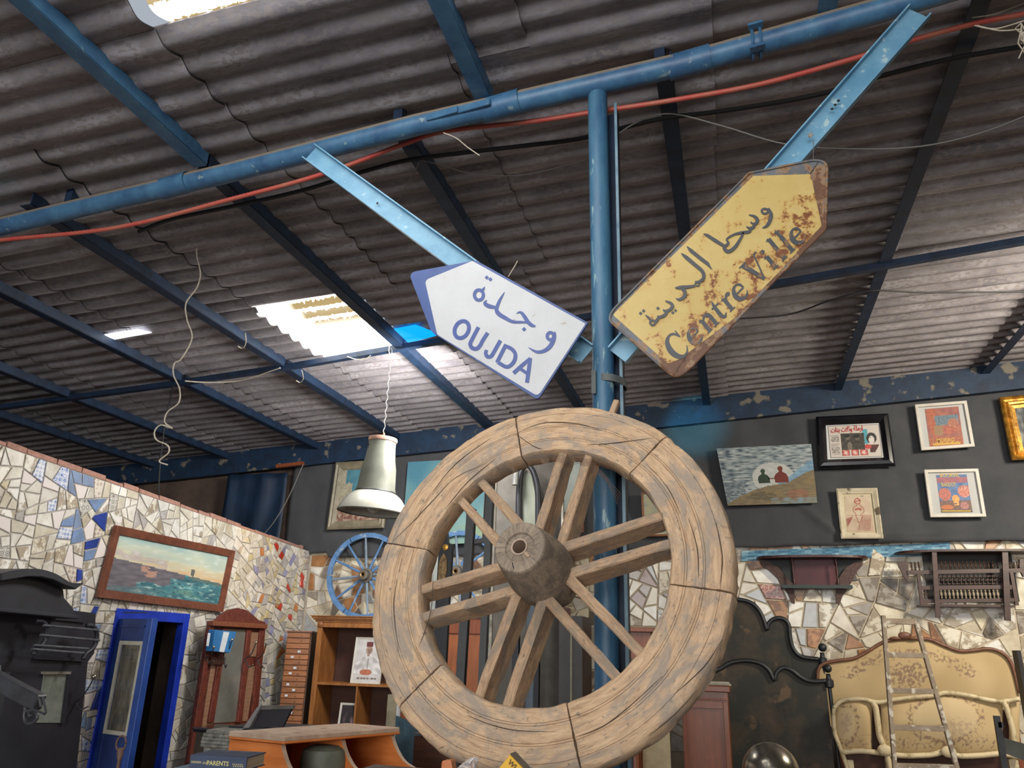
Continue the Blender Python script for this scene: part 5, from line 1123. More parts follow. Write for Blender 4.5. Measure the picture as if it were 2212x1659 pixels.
picture('framed_photograph', 'dark photograph in white frame on the lower shelf of the bookcase', [V((xa, BY + .1, za)), V((xd - .015, BY + .1, za)), V((xd - .015, BY + .05, zs2 + .013)), V((xa, BY + .05, zs2 + .013))], .02, .014, white_wood, dim, nx=16, ny=20, group='framed photographs in the bookcase')
# blue cart wheels
def blue_wheel(px, py, Rr, y, lab):
    c = W(px, py, y); r = thing('cart_wheel', c, lab, 'wheel', 'small blue cart wheels'); ax_ = V((.06, -1, 0)).normalized(); e1 = V((1, .06, 0)).normalized(); e3 = V((0, 0, 1))
    nseg = 6
    for k in range(nseg):
        mb = MB(); ns = 8; a0 = 2 * pi * k / nseg + .012; a1 = 2 * pi * (k + 1) / nseg - .012; vs = []
        for i in range(ns + 1):
            a = a0 + (a1 - a0) * i / ns
            for rr_, h in ((Rr - .05, -.02), (Rr - .05, .02), (Rr, .02), (Rr, -.02)): vs.append(c + (e1 * cos(a) + e3 * sin(a)) * rr_ + ax_ * h)
        mb.add(vs, [(i * 4 + j, i * 4 + (j + 1) % 4, i * 4 + 4 + (j + 1) % 4, i * 4 + 4 + j) for i in range(ns) for j in range(4)] + [(0, 1, 2, 3), (ns * 4 + 3, ns * 4 + 2, ns * 4 + 1, ns * 4)]); mb.build('felloe', sky_blue, r, smooth=True)
    for k in range(12):
        a = 2 * pi * k / 12 + .12; dr = e1 * cos(a) + e3 * sin(a); mb = MB(); mb.tube([c + dr * .06, c + dr * Rr * .5, c + dr * (Rr - .045)], [.015, .0135, .011], 8); mb.build('spoke', sky_blue if k % 3 else grey_blue, r, smooth=True)
    MB().lathe(c, ax_, [(.11, .022), (.11, .036), (.10, .052), (.04, .058), (.03, .075), (-.02, .078), (-.04, .06), (-.04, .02)], 28, close=True).build('hub', mat('grey_hub', H('6f6a60'), H('4f4b45'), .6, scale=12), r, smooth=True)
    MB().lathe(c, ax_, [(.112, .018), (.116, .026), (.11, .03)], 20).build('bore_ring', brass, r)
sky_blue = mat('chalky_blue_paint', H('6088b8'), H('466f9c'), .6, scale=9, c3=H('8a98a8'), s3=14, thr3=.6); grey_blue = mat('worn_blue_wood', H('8296ac'), H('6a7480'), .7, scale=9)
blue_wheel(792, 1243, W(792, 1243, 7.8).x * 0 + .455, 7.8, 'blue painted cart wheel on the wall above the bookcase')
blue_wheel(990, 1236, .43, 7.8, 'blue painted cart wheel glimpsed behind the big wheel')
# things glimpsed through the big wheel
def pbox(name, m, pa_, pb_, Y, dep, parent, bevel=0, z0=None):
    a, b = W(*pa_, Y), W(*pb_, Y); mb = MB(); mb.box((a.x, Y, z0 if z0 is not None else b.z), (b.x, Y + dep, a.z)); return mb.build(name, m, parent, bevel=bevel)
wr = thing('wardrobe', (W(1010, 1400, 6.8).x, 6.8, 0), 'red-brown panelled wardrobe seen through the left side of the wheel', 'wardrobe')
ward = mat('polished_red_brown', H('824629'), H('6a3820'), .3, scale=4, bump=.03, stretch=(6, 6, 1))
pbox('body', ward, (880, 1326), (1098, 1500), 6.82, .5, wr, z0=0); pbox('cornice', ward, (876, 1318), (1102, 1330), 6.78, .56, wr, .006)
a, b = W(936, 1368, 6.8), W(1058, 1600, 6.8)
fm_ = MB(); fm_.box((a.x - .13, 6.80, .1), (a.x, 6.82, a.z + .12)).box((b.x, 6.80, .1), (b.x + .13, 6.82, a.z + .12)).box((a.x, 6.80, a.z), (b.x, 6.82, a.z + .12)); fm_.build('door_frame', ward, wr, bevel=.004)
MB().box((a.x, 6.81, .1), (b.x, 6.822, a.z)).build('door_panel', mat('orange_panel', H('94552f'), H('7c4425'), .3, scale=4, bump=.03, stretch=(6, 6, 1)), wr)
wr2 = thing('wardrobe', (W(1155, 1400, 6.6).x, 6.6, 0), 'dark red wardrobe seen between the lower spokes', 'wardrobe')
pbox('body', darkred, (1108, 1306), (1206, 1500), 6.62, .5, wr2, z0=0); pbox('side_panel', mat('pinkish_panel', H('7c5450'), H('64403c'), .35), (1112, 1312), (1142, 1520), 6.60, .02, wr2, z0=0)
pbox('moulding', walnut, (1168, 1312), (1176, 1520), 6.59, .03, wr2, z0=0); pbox('latch', steel, (1200, 1376), (1207, 1386), 6.59, .03, wr2)
pbox('drawer', mat('grey_drawer', H('5a4c46'), H('443833'), .5), (1157, 1465), (1186, 1487), 6.58, .04, wr2)
bk = thing('cupboard', (W(1232, 1400, 6.0).x, 6.0, 0), 'black cupboard edge seen left of the post through the wheel', 'cupboard')
pbox('body', mat('black_brown_wood', H('33302e'), H('262321'), .5), (1208, 1330), (1258, 1500), 6.0, .4, bk, z0=0); pbox('edge_strip', mat('pale_strip', H('8a8672'), H('6f6b5a'), .6), (1232, 1332), (1235, 1500), 5.985, .02, bk, z0=0)
sp = thing('metal_strip', W(1146, 1480, 5.6), 'slender grey-blue upright between the lower spokes', 'post'); pbox('bar', mat('grey_blue_metal', H('5a6a78'), H('44525e'), .5), (1139, 1300), (1151, 1500), 5.6, .03, sp, z0=0)
tp = thing('room_screen', (W(1138, 1100, 6.4).x, 6.4, 0), 'tall grey-brown panel with bright metal edges behind the upper spokes', 'panel')
pm = mat('grey_brown_board', H('5c5852'), H('4a4641'), .8, scale=6, bump=.1)
pbox('board', pm, (1061, 985), (1215, 1340), 6.42, .03, tp, z0=0)
for xx in (1060, 1213): pbox('edge_strip', steel, (xx, 985), (xx + 3, 1340), 6.40, .03, tp, z0=0)
hc = thing('arched_frame', (W(1130, 1100, 6.2).x, 6.2, 0), 'black arched wooden frame with a pale opening, behind the hub', 'frame')
def d2(x, y, Y=6.2): return W(900 + x / 5.53, 980 + y / 5.53, Y)
pth = [tuple(d2(*p)) for p in [(1215, 1100), (1215, 700), (1222, 420), (1245, 230), (1310, 140), (1380, 190), (1430, 330), (1448, 480), (1450, 700), (1450, 1100)]]
MB().tube([V(p) for p in cat(pth, 6)], .024, 10).build('arch', black_wood, hc, smooth='all'); mb = MB(); mb.prism([d2(*p, 6.24) for p in [(1235, 1100), (1235, 500), (1260, 260), (1310, 190), (1370, 260), (1420, 500), (1430, 1100)]], (0, .01, 0)); mb.build('infill', mat('grey_green_panel', H('8f9486'), H('7c8274'), .7, scale=3), hc)
MB().tube([V(p) for p in cat([tuple(d2(*p, 6.1)) for p in [(1290, 150), (1230, 160), (1190, 210), (1178, 300), (1178, 375)]], 5)], [.02] * 10 + [.026] * 10 + [.028], 10).build('curled_end', mat('worn_grey_horn', H('8a8a86'), H('5c5c5a'), .4), hc, smooth='all')
mb = MB(); a = d2(1215, 1100); mb.box((a.x - .025, 6.18, 0), (a.x + .025, 6.23, a.z)); a = d2(1450, 1100); mb.box((a.x - .025, 6.18, 0), (a.x + .025, 6.23, a.z)); mb.build('leg', black_wood, hc)
br_ = thing('black_rack', (W(1025, 1300, 5.0).x, 5.0, 0), 'black wooden rack with two uprights seen through the wheel', 'rack')
for a, b, w_ in (((1019, 1100), (990, 1560), 17), ((1062, 1020), (1038, 1560), 13)):
    p, q = W(*a, 5.0), W(*b, 5.0); q = q + (q - p) * ((q.z) / (p.z - q.z)); MB().beam(p, q, w_ / F * 5.6, .05, (0, -1, 0)).build('upright', mat('grey_black_wood', H('35373b'), H('292b2e'), .4, scale=9), br_)
MB().beam(W(1014, 1172, 5.02), W(1058, 1166, 5.02), .03, .03).build('crossbar', MATS['grey_black_wood'], br_)
ck = thing('ornate_case', W(960, 1210, 5.3), 'narrow black case with gilt medallion and tall gilt ornament', 'clock')
def pp(x, y, Y): return d2(x, y, Y)
mb = MB(); mb.prism([pp(*p, 5.3) for p in [(268, 1075), (300, 1050), (320, 980), (360, 940), (372, 1060), (425, 1080), (385, 1750), (225, 1750)]], (0, .04, 0)); mb.build('case', mat('black_lacquer', H('232326'), H('18181a'), .25, bump=0), ck)
MB().lathe(pp(344, 1118, 5.296), (0, -1, 0), [(0, .022), (.004, .022), (.006, .015), (.008, .008), (.010, 0)], 16).build('medallion', gilt, ck, smooth=True)
mb = MB(); mb.prism([pp(*p, 5.298) for p in [(330, 1190), (345, 1215), (368, 1260), (362, 1400), (345, 1540), (255, 1540), (262, 1400), (275, 1290), (300, 1230)]], (0, -.01, 0)); mb.build('gilt_ornament', mat('embossed_brass', H('8a7048'), H('4a3420'), .4, .5, scale=30, bump=.6), ck, bevel=.003)
mb = MB(); a = pp(305, 1750, 5.3); mb.box((a.x - .05, 5.3, 0), (a.x + .05, 5.34, a.z)); mb.build('stand', MATS['black_lacquer'], ck)
pk = thing('pale_board', W(938, 1215, 5.6), 'pale grey board leaning behind the narrow black case', 'board'); mb = MB(); mb.prism([pp(255, 1120, 5.6), pp(300, 1150, 5.6), pp(250, 1800, 5.6), pp(130, 1800, 5.6), pp(160, 1350, 5.6)], (0, .02, 0)); a = pp(190, 1800, 5.6); mb.box((a.x - .05, 5.6, 0), (a.x + .05, 5.62, a.z)); mb.build('board', mat('pale_grey_board', H('a9aea8'), H('9aa09a'), .6), pk)
b2 = thing('side_cabinet', (W(1365, 1400, 6.9).x, 6.9, 0), 'brown cabinet glimpsed between post and wheel rim', 'cabinet')
pbox('body', brown_wood, (1330, 1362), (1412, 1600), 6.92, .45, b2, z0=0); pbox('top', brown_wood, (1326, 1354), (1416, 1366), 6.88, .5, b2, .005); pbox('drawer', mat('grey_brown_front', H('7a6a5c'), H('645648'), .6), (1336, 1420), (1406, 1470), 6.90, .02, b2)
rc_ = thing('tall_cabinet', (W(1525, 1550, 6.2).x, 6.2, 0), 'red-brown panelled cabinet with papers on top, right of the wheel', 'cabinet')
a = W(1472, 1500, 6.2); b = W(1571, 1494, 6.2); zc = W(1530, 1480, 6.2).z
MB().box((a.x, 6.2, 0), (b.x, 6.7, zc - .04)).build('body', ward, rc_); MB().box((a.x - .02, 6.17, zc - .045), (b.x + .02, 6.72, zc)).build('cornice', ward, rc_, bevel=.006)
z6 = W(1530, 1508, 6.2).z; MB().box((a.x - .005, 6.19, z6 - .012), (b.x + .005, 6.205, z6)).build('moulding', ward, rc_, bevel=.003)
mb = MB(); mb.box((a.x, 6.188, .05), (a.x + .03, 6.2, z6 - .02)).box((b.x - .035, 6.188, .05), (b.x, 6.2, z6 - .02)).box((a.x + .03, 6.188, z6 - .07), (b.x - .035, 6.2, z6 - .02)); mb.build('door_frame', ward, rc_, bevel=.002)
pg = W(1550, 1475, 6.25)
for k in range(3):
    mb = MB(); zz = zc + .008 * k; mb.box((b.x - .24 + .012 * k, 6.18 - .01 * (k % 2), zz + .001), (b.x + .03 - .008 * k, 6.36, zz + .007)); tag(mb.build('paper_sheaf', mat('old_paper', H('c9c4b6'), H('aaa595'), .8, scale=9), loc=(b.x - .1, 6.25, zz)), ['lowest thin sheaf of old papers on the red-brown cabinet', 'middle thin sheaf in the paper pile on the red-brown cabinet', 'topmost thin sheaf of old papers on the red-brown cabinet'][k], 'papers', 'papers on the cabinet')
bp_ = thing('beige_panel', (W(1420, 1610, 5.6).x, 5.6, 0), 'stained beige board standing under the right side of the wheel', 'board'); pbox('board', mat('stained_beige', H('b5a888'), H('96886a'), .8, scale=5), (1386, 1530), (1450, 1700), 5.6, .04, bp_, z0=0); pbox('edge_strip', brown_wood, (1380, 1530), (1387, 1700), 5.59, .05, bp_, z0=0)
b3 = thing('small_cabinet', (W(1340, 1640, 5.4).x, 5.4, 0), 'brown wooden cabinet low behind the bottom of the wheel', 'cabinet'); pbox('body', brown_wood, (1240, 1600), (1376, 1700), 5.42, .4, b3, z0=0); pbox('top', brown_wood, (1236, 1594), (1380, 1603), 5.38, .46, b3)
b4 = thing('small_cabinet', (W(935, 1620, 5.0).x, 5.0, 0), 'dark brown cabinet low at the left foot of the wheel', 'cabinet'); pbox('body', walnut, (895, 1590), (1060, 1700), 5.02, .4, b4, z0=0); pbox('top', walnut, (890, 1584), (1064, 1594), 4.98, .46, b4)
tq = thing('teal_painting', W(890, 1590, 5.3), 'dark teal picture standing behind the orange desk shelf', 'picture'); canvas('canvas', [W(855, 1545, 5.3), W(915, 1570, 5.3), W(912, 1680, 5.3), W(850, 1680, 5.3)], lambda u, v: mixc(hx('24485a'), hx('3c6474'), .5 + NZ(u * 4, v * 5, 91)), tq, 10, 14)
a = W(880, 1680, 5.3); mb = MB(); mb.box((a.x - .08, 5.302, 0), (a.x + .1, 5.33, a.z + .25)); mb.build('stand', walnut, tq)
gf = thing('gold_framed_picture', W(842, 1535, 6.9), 'edge of a gold framed picture leaning between bookcase and wheel', 'picture'); pbox('frame', dull_gilt, (838, 1500), (848, 1640), 6.9, .04, gf, z0=0); pbox('mount', paper, (848, 1520), (858, 1640), 6.91, .02, gf, z0=0)
# ================================================================ ORANGE DESK SHELF AND FOREGROUND
ZT = 1.42; A = WZ(615, 1590, ZT); B = WZ(857, 1571, ZT); Lq = WZ(499, 1579, ZT)
g = (A - Lq); gl = g.length; g = g.normalized(); h_ = (B - A); hl = h_.length; h_ = h_.normalized(); g = V((h_.y, -h_.x, 0)).normalized() if abs(g.dot(h_)) > .5 else g
dk = thing('desk_shelf', (A.x, A.y, 0), 'orange wooden desk top shelf with three curved dividers', 'desk')
def DK(u, w_, z): return V((A.x, A.y, 0)) + g * u + h_ * w_ + V((0, 0, z))
def dbx(u0, u1, w0, w1, z0, z1): return MB().hexa([DK(u, w_, z) for z in (z0, z1) for u, w_ in ((u0, w0), (u1, w0), (u1, w1), (u0, w1))])
dbx(-gl, .012, -.012, hl + .012, ZT - .026, ZT).build('top_board', dusty, dk, bevel=.004)
dbx(-gl + .004, .016, -.016, hl + .014, ZT - .036, ZT - .024).build('top_moulding', orange_wood, dk, bevel=.004)
prf = [(-gl, ZT - .04), (-.015, ZT - .04), (.0, ZT - .075), (.03, ZT - .12), (.075, ZT - .165), (.13, ZT - .19), (.18, ZT - .205), (.225, ZT - .235), (.25, ZT - .28), (.255, ZT - .42), (-gl, ZT - .42)]
sm = [prf[0]] + cat(prf[1:10], 4) + [prf[-1]]
for w_ in (0, hl * .5, hl - .022):
    mb = MB(); mb.prism([DK(u, w_, z) for u, z in sm], h_ * .022); mb.build('divider', orange_wood, dk); mb = MB()
    ed = cat(prf[1:10], 4)
    for i in range(len(ed) - 1): mb.hexa([DK(ed[i][0] + e, w_ + f, ed[i][1]) for e, f in ((0, -.001), (.0015, -.001), (.0015, .023), (0, .023))] + [DK(ed[i + 1][0] + e, w_ + f, ed[i + 1][1]) for e, f in ((0, -.001), (.0015, -.001), (.0015, .023), (0, .023))])
    mb.build('dusty_edge', dusty, dk)
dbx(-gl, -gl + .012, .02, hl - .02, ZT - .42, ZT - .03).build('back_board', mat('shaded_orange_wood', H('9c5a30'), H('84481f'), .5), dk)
dbx(-gl - .05, .42, -.05, hl + .05, ZT - .45, ZT - .42).build('desk_board', orange_wood, dk, bevel=.004)
dbx(-gl, .38, 0, hl, 0, ZT - .45).build('desk_body', orange_wood, dk)
for u, w_ in ((-.1, .15), (-.2, .42), (-.12, .62)): dbx(u, u + .01, w_, w_ + .035, ZT, ZT + .0008).build('scratch', brown_wood, dk)
mb = MB(); c = WZ(698, 1650, ZT - .16); c.z = ZT - .42; mb.lathe(c + V((0, 0, .0)), (0, 0, 1), [(0, .0), (0, .115), (.02, .12), (.29, .12), (.33, .11), (.35, .07), (.352, 0)], 24); tag(mb.build('canister', mat('grey_green_metal', H('5f6458'), H('4a4f45'), .6, scale=7, bump=.2), smooth=True, loc=c), 'dull grey-green metal canister in the desk compartment', 'canister')
# dark box with its lid up, behind the desk
def c7(x, y, Y): return W(340 + x / 5.267, 1500 + y / 5.267, Y)
bx = thing('open_box', (c7(1250, 380, 4.9).x, 4.9, 0), 'black box with raised lid and pale edge behind the desk', 'box')
mb = MB(); mb.prism([c7(*p, 4.9) for p in [(1178, 128), (1545, 124), (1425, 372), (1040, 380)]], (-.0, .02, 0)); mb.build('lid', mat('dark_lining', H('26242c'), H('1c1a22'), .5), bx)
mb = MB(); mb.prism([c7(*p, 4.88) for p in [(1178, 128), (1545, 124), (1535, 165), (1165, 175)]], (0, .03, 0)); mb.build('lid_rim', mat('pewter_rim', H('6a6660'), H('4e4a46'), .5), bx)
mb = MB(); mb.prism([c7(*p, 4.86) for p in [(1178, 128), (1130, 150), (975, 385), (1042, 380)]], (0, .05, 0)); mb.build('lid_side', mat('grey_lid_side', H('8c8a8c'), H('6c6a6c'), .5), bx)
pz = c7(1250, 380, 4.9); MB().box((pz.x - .28, 4.88, 0), (pz.x + .2, 5.25, pz.z - .0)).build('body', black_wood, bx)
gm = thing('record_player', (c7(800, 400, 5.0).x, 5.0, 0), 'black lacquered cabinet top with a glossy curved edge in front of the mirror stand', 'cabinet')
a = c7(595, 345, 5.2); b = c7(1010, 318, 5.2); mb = MB(); mb.box((a.x, 5.0, a.z - .03), (b.x, 5.3, a.z)); mb.build('top', mat('black_gloss', H('2a2428'), H('1d181c'), .12, bump=0), gm, bevel=.01); MB().box((a.x + .03, 5.02, 0), (b.x - .03, 5.28, a.z - .03)).build('body', mat('dark_olive_side', H('3a3228'), H('2a241e'), .5), gm)
c = c7(730, 470, 4.75); cr = thing('cash_register', (c.x, 4.75, 0), 'embossed grey metal till partly behind the desk corner', 'machine'); nk = mat('tarnished_silver', H('9a9a92'), H('5f5f5a'), .45, .4, scale=26, bump=.6)
for i, (yy, w_) in enumerate(((400, .085), (440, .11), (480, .12), (520, .125), (560, .13))):
    p = c7(735, yy, 4.75); MB().box((p.x - w_, 4.70, p.z - .024), (p.x + w_, 4.9, p.z + .0)).build('embossed_band', nk, cr, bevel=.006)
p = c7(735, 575, 4.75); MB().box((p.x - .11, 4.72, 0), (p.x + .11, 4.9, p.z)).build('body', nk, cr)
# books in the near left
zb = 1.475; a = WZ(340 + 385 / 5.267, 1500 + 684 / 5.267, zb); b = WZ(340 + 1025 / 5.267, 1500 + 716 / 5.267, zb); e = (b - a); w_ = e.length; e.normalize(); n_ = V((-e.y, e.x, 0)); n_ = n_ if n_.y > 0 else -n_
def book(o, e, n_, w, d, zt, h, cover, lab, group='books on the near stand'):
    r = thing('book', (o.x, o.y, zt - h), lab, 'book', group); P = lambda u, v, z: V((o.x, o.y, 0)) + e * u + n_ * v + V((0, 0, z))
    hx_ = lambda u0, u1, v0, v1, z0, z1: MB().hexa([P(u, v, z) for z in (z0, z1) for u, v in ((u0, v0), (u1, v0), (u1, v1), (u0, v1))])
    hx_(.0, w - .004, .004, d - .004, zt - h + .003, zt - .003).build('pages', mat('book_pages', H('b8a894'), H('9a8c7a'), .9, scale=3, stretch=(1, 1, 60)), r)
    mb = hx_(0, w, 0, d, zt - .003, zt); m2_ = hx_(0, w, 0, d, zt - h, zt - h + .003); mb.add(m2_.v, m2_.f); m3 = hx_(0, w, -.002, .003, zt - h, zt); mb.add(m3.v, m3.f); mb.build('cover', cover, r); return r, P
navyb = mat('dusty_navy_cover', H('34435e'), H('27344c'), .6, scale=6, c3=H('6f7278'), s3=5, thr3=.6)
bk1, P = book(a, e, n_, w_, .15, zb, .043, navyb, 'dark blue book with gold spine title, top of the near pile')
text('lettering', 'PARENTS', P(w_ * .30, -.0025, zb - .030), e, V((0, 0, 1)), .020, mat('gold_print', H('c8bc78'), None, .5, bump=0), bk1, bold=.02); text('lettering', 'AND', P(w_ * .225, -.0025, zb - .028), e, V((0, 0, 1)), .011, MATS['gold_print'], bk1)
mb = MB()
for k in range(9): q = P(w_ * (.03 + .02 * k), -.0025, zb - .026); mb.prism([q, q + e * .002, q + e * .002 + V((0, 0, .007)), q + V((0, 0, .006))], n_ * -.0002)
for k in range(12): q = P(w_ * (.76 + .016 * k), -.0025, zb - .026 - .006 * (k % 2)); mb.prism([q, q + e * .0025, q + e * .0025 + V((0, 0, .005)), q + V((0, 0, .004))], n_ * -.0002)
mb.build('small_print', MATS['gold_print'], bk1)
a2 = a - e * .055 - n_ * .03; book(a2, e, n_, w_ + .03, .19, zb - .044, .04, mat('faded_blue_cover', H('6f8496'), H('566a7c'), .7, scale=5), 'faded pale blue book under the dark blue one')
c = a2 + e * (w_ * .5) + n_ * .09; MB().box((c.x - .10, c.y - .07, 0), (c.x + .10, c.y + .07, zb - .085)).build('book_stand', walnut, loc=(c.x, c.y, 0))
tag(bpy.data.objects['book_stand'], 'dark wooden stand under the pile of books, below the frame', 'stand')
# yellow packet, plastic bag and orange block at the foot of the wheel
k_ = 4.424
def c5(x, y, Y=1.9): return W(900 + x / k_, 1540 + y / k_, Y)
yp = thing('packet', c5(890, 560), 'yellow packet marked WL in dark letters, standing tilted before the wheel', 'packet')
p1, p2, p3 = c5(890, 400), c5(1030, 545), c5(770, 550); p4 = p2 + (p3 - p1)
MB().prism([p1, p2, p4, p3], (.004, .03, 0)).build('box', mat('yellow_card', H('e2b020'), H('d6a41c'), .5, scale=3, bump=0), yp, bevel=.001)
MB().prism([p1 + V((0, .002, .0015)), p1 + V((.006, .03, .0035)), p2 + V((.006, .03, .002)), p2 + V((0, .002, .0015))], (0, 0, .001)).build('top_edge', mat('grey_edge', H('6f6558'), H('4f483f'), .6), yp)
ud = (p2 - p1).normalized(); vd = (p1 - p3).normalized()
text('lettering', 'WL', c5(868, 478, 1.897), ud, vd, .016, mat('dark_print', H('5a3c12'), None, .6, bump=0), yp, bold=.02)
mb = MB(); a = c5(985, 452, 1.95); b = c5(1095, 545, 1.95); mb.beam(a, b, .008, .02, (0, -1, 0)); tag(mb.build('white_strip', enamel_w, loc=a), 'white plastic strip lying behind the yellow packet', 'strip')
mb = MB(); n = 14
cb_ = c5(480, 560, 1.95)
for j in range(9):
    for i in range(n + 1):
        t = j / 8; a_ = pi * i / n; rr_ = .022 * (1 - .55 * t) * (1 + .5 * NZ(i * .9, j * .7, 5)); mb.v.append(cb_ + V((cos(a_) * rr_ * 1.1 + .022 * t * t + .008 * NZ(i, j, 2), -sin(a_) * rr_ * .8, .032 * t * (1 + .3 * NZ(i * .6, 3)))))
for j in range(8):
    for i in range(n): q = j * (n + 1) + i; mb.f.append((q, q + 1, q + n + 2, q + n + 1))
mb.c = [None] * len(mb.f); gl_ = bpy.data.materials.new('clear_plastic'); gl_.use_nodes = True; bs_ = gl_.node_tree.nodes['Principled BSDF']; bs_.inputs['Transmission Weight'].default_value = .75; bs_.inputs['Roughness'].default_value = .12; bs_.inputs['Base Color'].default_value = (.9, .9, .92, 1); bs_.inputs['IOR'].default_value = 1.2
tag(mb.build('plastic_bag', gl_, loc=cb_), 'crumpled clear plastic wrapper beside the yellow packet', 'bag')
a, b = c5(240, 460, 2.0), c5(332, 560, 2.0); mb = MB(); mb.prism([c5(*p, 2.0) for p in [(240, 475), (250, 458), (318, 452), (330, 465), (345, 545), (235, 545)]], (0, .03, 0)); tag(mb.build('orange_block', orange_wood, loc=a), 'small orange wooden block at the bottom edge, left of the plastic wrapper', 'block')
zq = c5(770, 550).z - .03; MB().box((-.95, 1.86, 0), (-.35, 2.08, min(zq, W(1000, 1665, 2.08).z, W(1000, 1665, 1.86).z) - .0)).build('counter', walnut, loc=(-.65, 1.97, 0)); tag(bpy.data.objects['counter'], 'dark wooden counter just below the bottom edge of the picture', 'counter')

# ================================================================ RIGHT: SHELVES, HEADBOARDS, BED, LADDER
def b4_(x, y, Y): return W(1300 + x / 3.0786, 1120 + y / 3.0786, Y)
def b5_(x, y, Y): return W(1760 + x / 3.0774, 1120 + y / 3.0774, Y)
def b6_(x, y, Y): return W(1920 + x / 7.541, 1150 + y / 7.541, Y)
s1 = thing('wall_shelf', W(1755, 1205, 7.9), 'dark red carved wall shelf with curved brackets and green edge', 'shelf')
mah = mat('dark_mahogany', H('4a1f1c'), H('34181a'), .4, scale=20, bump=.2)
a, b = W(1635, 1215, 7.98), W(1874, 1213, 7.98); cx_ = (a.x + b.x) / 2; hw = (b.x - a.x) / 2; zz = W(1755, 1202, 7.74).z
mb = MB(); mb.prism([V((cx_ + hw * cos(t), 7.98 - .24 * sin(t) ** .6, zz - .005)) for t in [pi * k / 24 for k in range(25)]], (0, 0, .022)); mb.build('top_board', mah, s1)
pa_, pb_ = W(1688, 1262, 7.86), W(1841, 1268, 7.86); MB().box((pa_.x, 7.83, pb_.z - .015), (pb_.x, 7.98, pb_.z + .015)).build('lower_shelf', mat('green_black_edge', H('2c3f3c'), H('22302e'), .5, scale=30), s1)
xl, xr = W(1712, 1230, 7.9).x, W(1806, 1230, 7.9).x; MB().box((xl, 7.945, pb_.z), (xr, 7.96, zz)).build('back_panel', mat('wine_red_panel', H('5c1a24'), H('44131c'), .5), s1)
mb = MB(); mb.prism([b4_(*p, 7.965) for p in [(1062, 262), (1725, 262), (1655, 430), (1200, 430)]], (0, .012, 0)); mb.build('dark_back', mat('green_black_back', H('1d2423'), H('171c1c'), .6), s1)
for x in (xl, xr):
    mb = MB(); hgt = zz - pb_.z - .015; mb.lathe((x, 7.85, pb_.z + .012), (0, 0, 1), [(0, .01), (hgt * .15, .012), (hgt * .25, .006), (hgt * .5, .012), (hgt * .75, .006), (hgt * .85, .012), (hgt, .01)], 10); mb.build('baluster', mah, s1, smooth=True)
for sgn, pts in ((0, [(1045, 270), (1110, 285), (1180, 330), (1235, 400), (1280, 440), (1283, 568), (1262, 560), (1240, 500), (1195, 440), (1175, 400), (1110, 340), (1060, 310)]), (1, [(1735, 268), (1680, 290), (1620, 330), (1580, 390), (1558, 440), (1560, 560), (1578, 578), (1600, 520), (1640, 460), (1668, 410), (1700, 350), (1735, 310)])):
    mb = MB(); mb.prism([b4_(*p, 7.93) for p in pts], (0, .03, 0)); mb.build('carved_bracket', mat('carved_brown', H('54342a'), H('38221c'), .5, scale=40, bump=.6), s1)
s2 = thing('spindle_shelf', W(2080, 1260, 7.9), 'dark wooden wall shelf with rows of turned spindles, far right', 'shelf')
YS2 = 7.80
a, b = b6_(95, 395, 7.98), b6_(2760, 280, 7.98); cx_ = (a.x + b.x) / 2; hw = (b.x - a.x) / 2; zz = W(2040, 1192, 7.75).z
mb = MB(); mb.prism([V((cx_ + hw * (1 if cos(t) > 0 else -1) * abs(cos(t)) ** .6, 7.98 - .26 * sin(t) ** .7, zz)) for t in [pi * k / 24 for k in range(25)]], (0, 0, .02)); mb.build('top_board', walnut, s2)
MB().box((b6_(560, 500, 7.97).x, 7.955, b6_(900, 1120, 7.97).z), (b6_(2010, 500, 7.97).x, 7.975, zz)).build('dark_back', mat('dark_back_board', H('1e1a18'), H('151211'), .6), s2)
def s2bar(nm, p, q, w, h, Y=YS2, m=None): MB().beam(b6_(*p, Y), b6_(*q, Y), w, h, (0, 0, 1) if abs(p[0] - q[0]) > abs(p[1] - q[1]) else (0, -1, 0)).build(nm, m or walnut, s2)
s2bar('upright', (735, 320), (800, 1390), .038, .03, 7.76); s2bar('upright', (1885, 300), (1935, 1440), .045, .03, 7.76)
s2bar('rail', (300, 655), (2150, 620), .02, .034); s2bar('rail', (470, 905), (2010, 890), .02, .034); s2bar('rail', (520, 1125), (2060, 1100), .02, .03)
s2bar('side_upright', (480, 670), (545, 1200), .028, .03); s2bar('side_upright', (1990, 640), (2085, 1190), .028, .03)
MB().box((b6_(520, 1150, 7.8).x, 7.79, b6_(1000, 1150, 7.8).z - .03), (b6_(2050, 1150, 7.8).x, 7.98, b6_(1000, 1150, 7.8).z - .012)).build('bottom_board', walnut, s2)
for pts in ([(145, 470), (300, 470), (330, 680), (325, 740), (310, 800), (285, 780), (240, 720), (205, 620), (160, 560)], [(2130, 440), (2290, 430), (2280, 740), (2190, 720), (2150, 640), (2130, 560)]):
    mb = MB(); mb.prism([b6_(*p, 7.8) for p in pts], (0, .03, 0)); mb.build('wing_bracket', walnut, s2)
def spindle(x, ya, yb, Y, r=.009, m=None):
    p, q = b6_(x, yb, Y), b6_(x + 0, ya, Y); q = V((p.x, p.y, q.z)); L_ = (q - p).length; mb = MB(); mb.lathe(p, q - p, [(0, r * .5), (L_ * .12, r), (L_ * .22, r * .45), (L_ * .35, r), (L_ * .5, r * 1.15), (L_ * .65, r), (L_ * .78, r * .45), (L_ * .88, r), (L_, r * .5)], 8); mb.build('spindle', m or mat('polished_spindle', H('5a4438'), H('3c2c24'), .22, scale=20, coat=.6), s2, smooth=True)
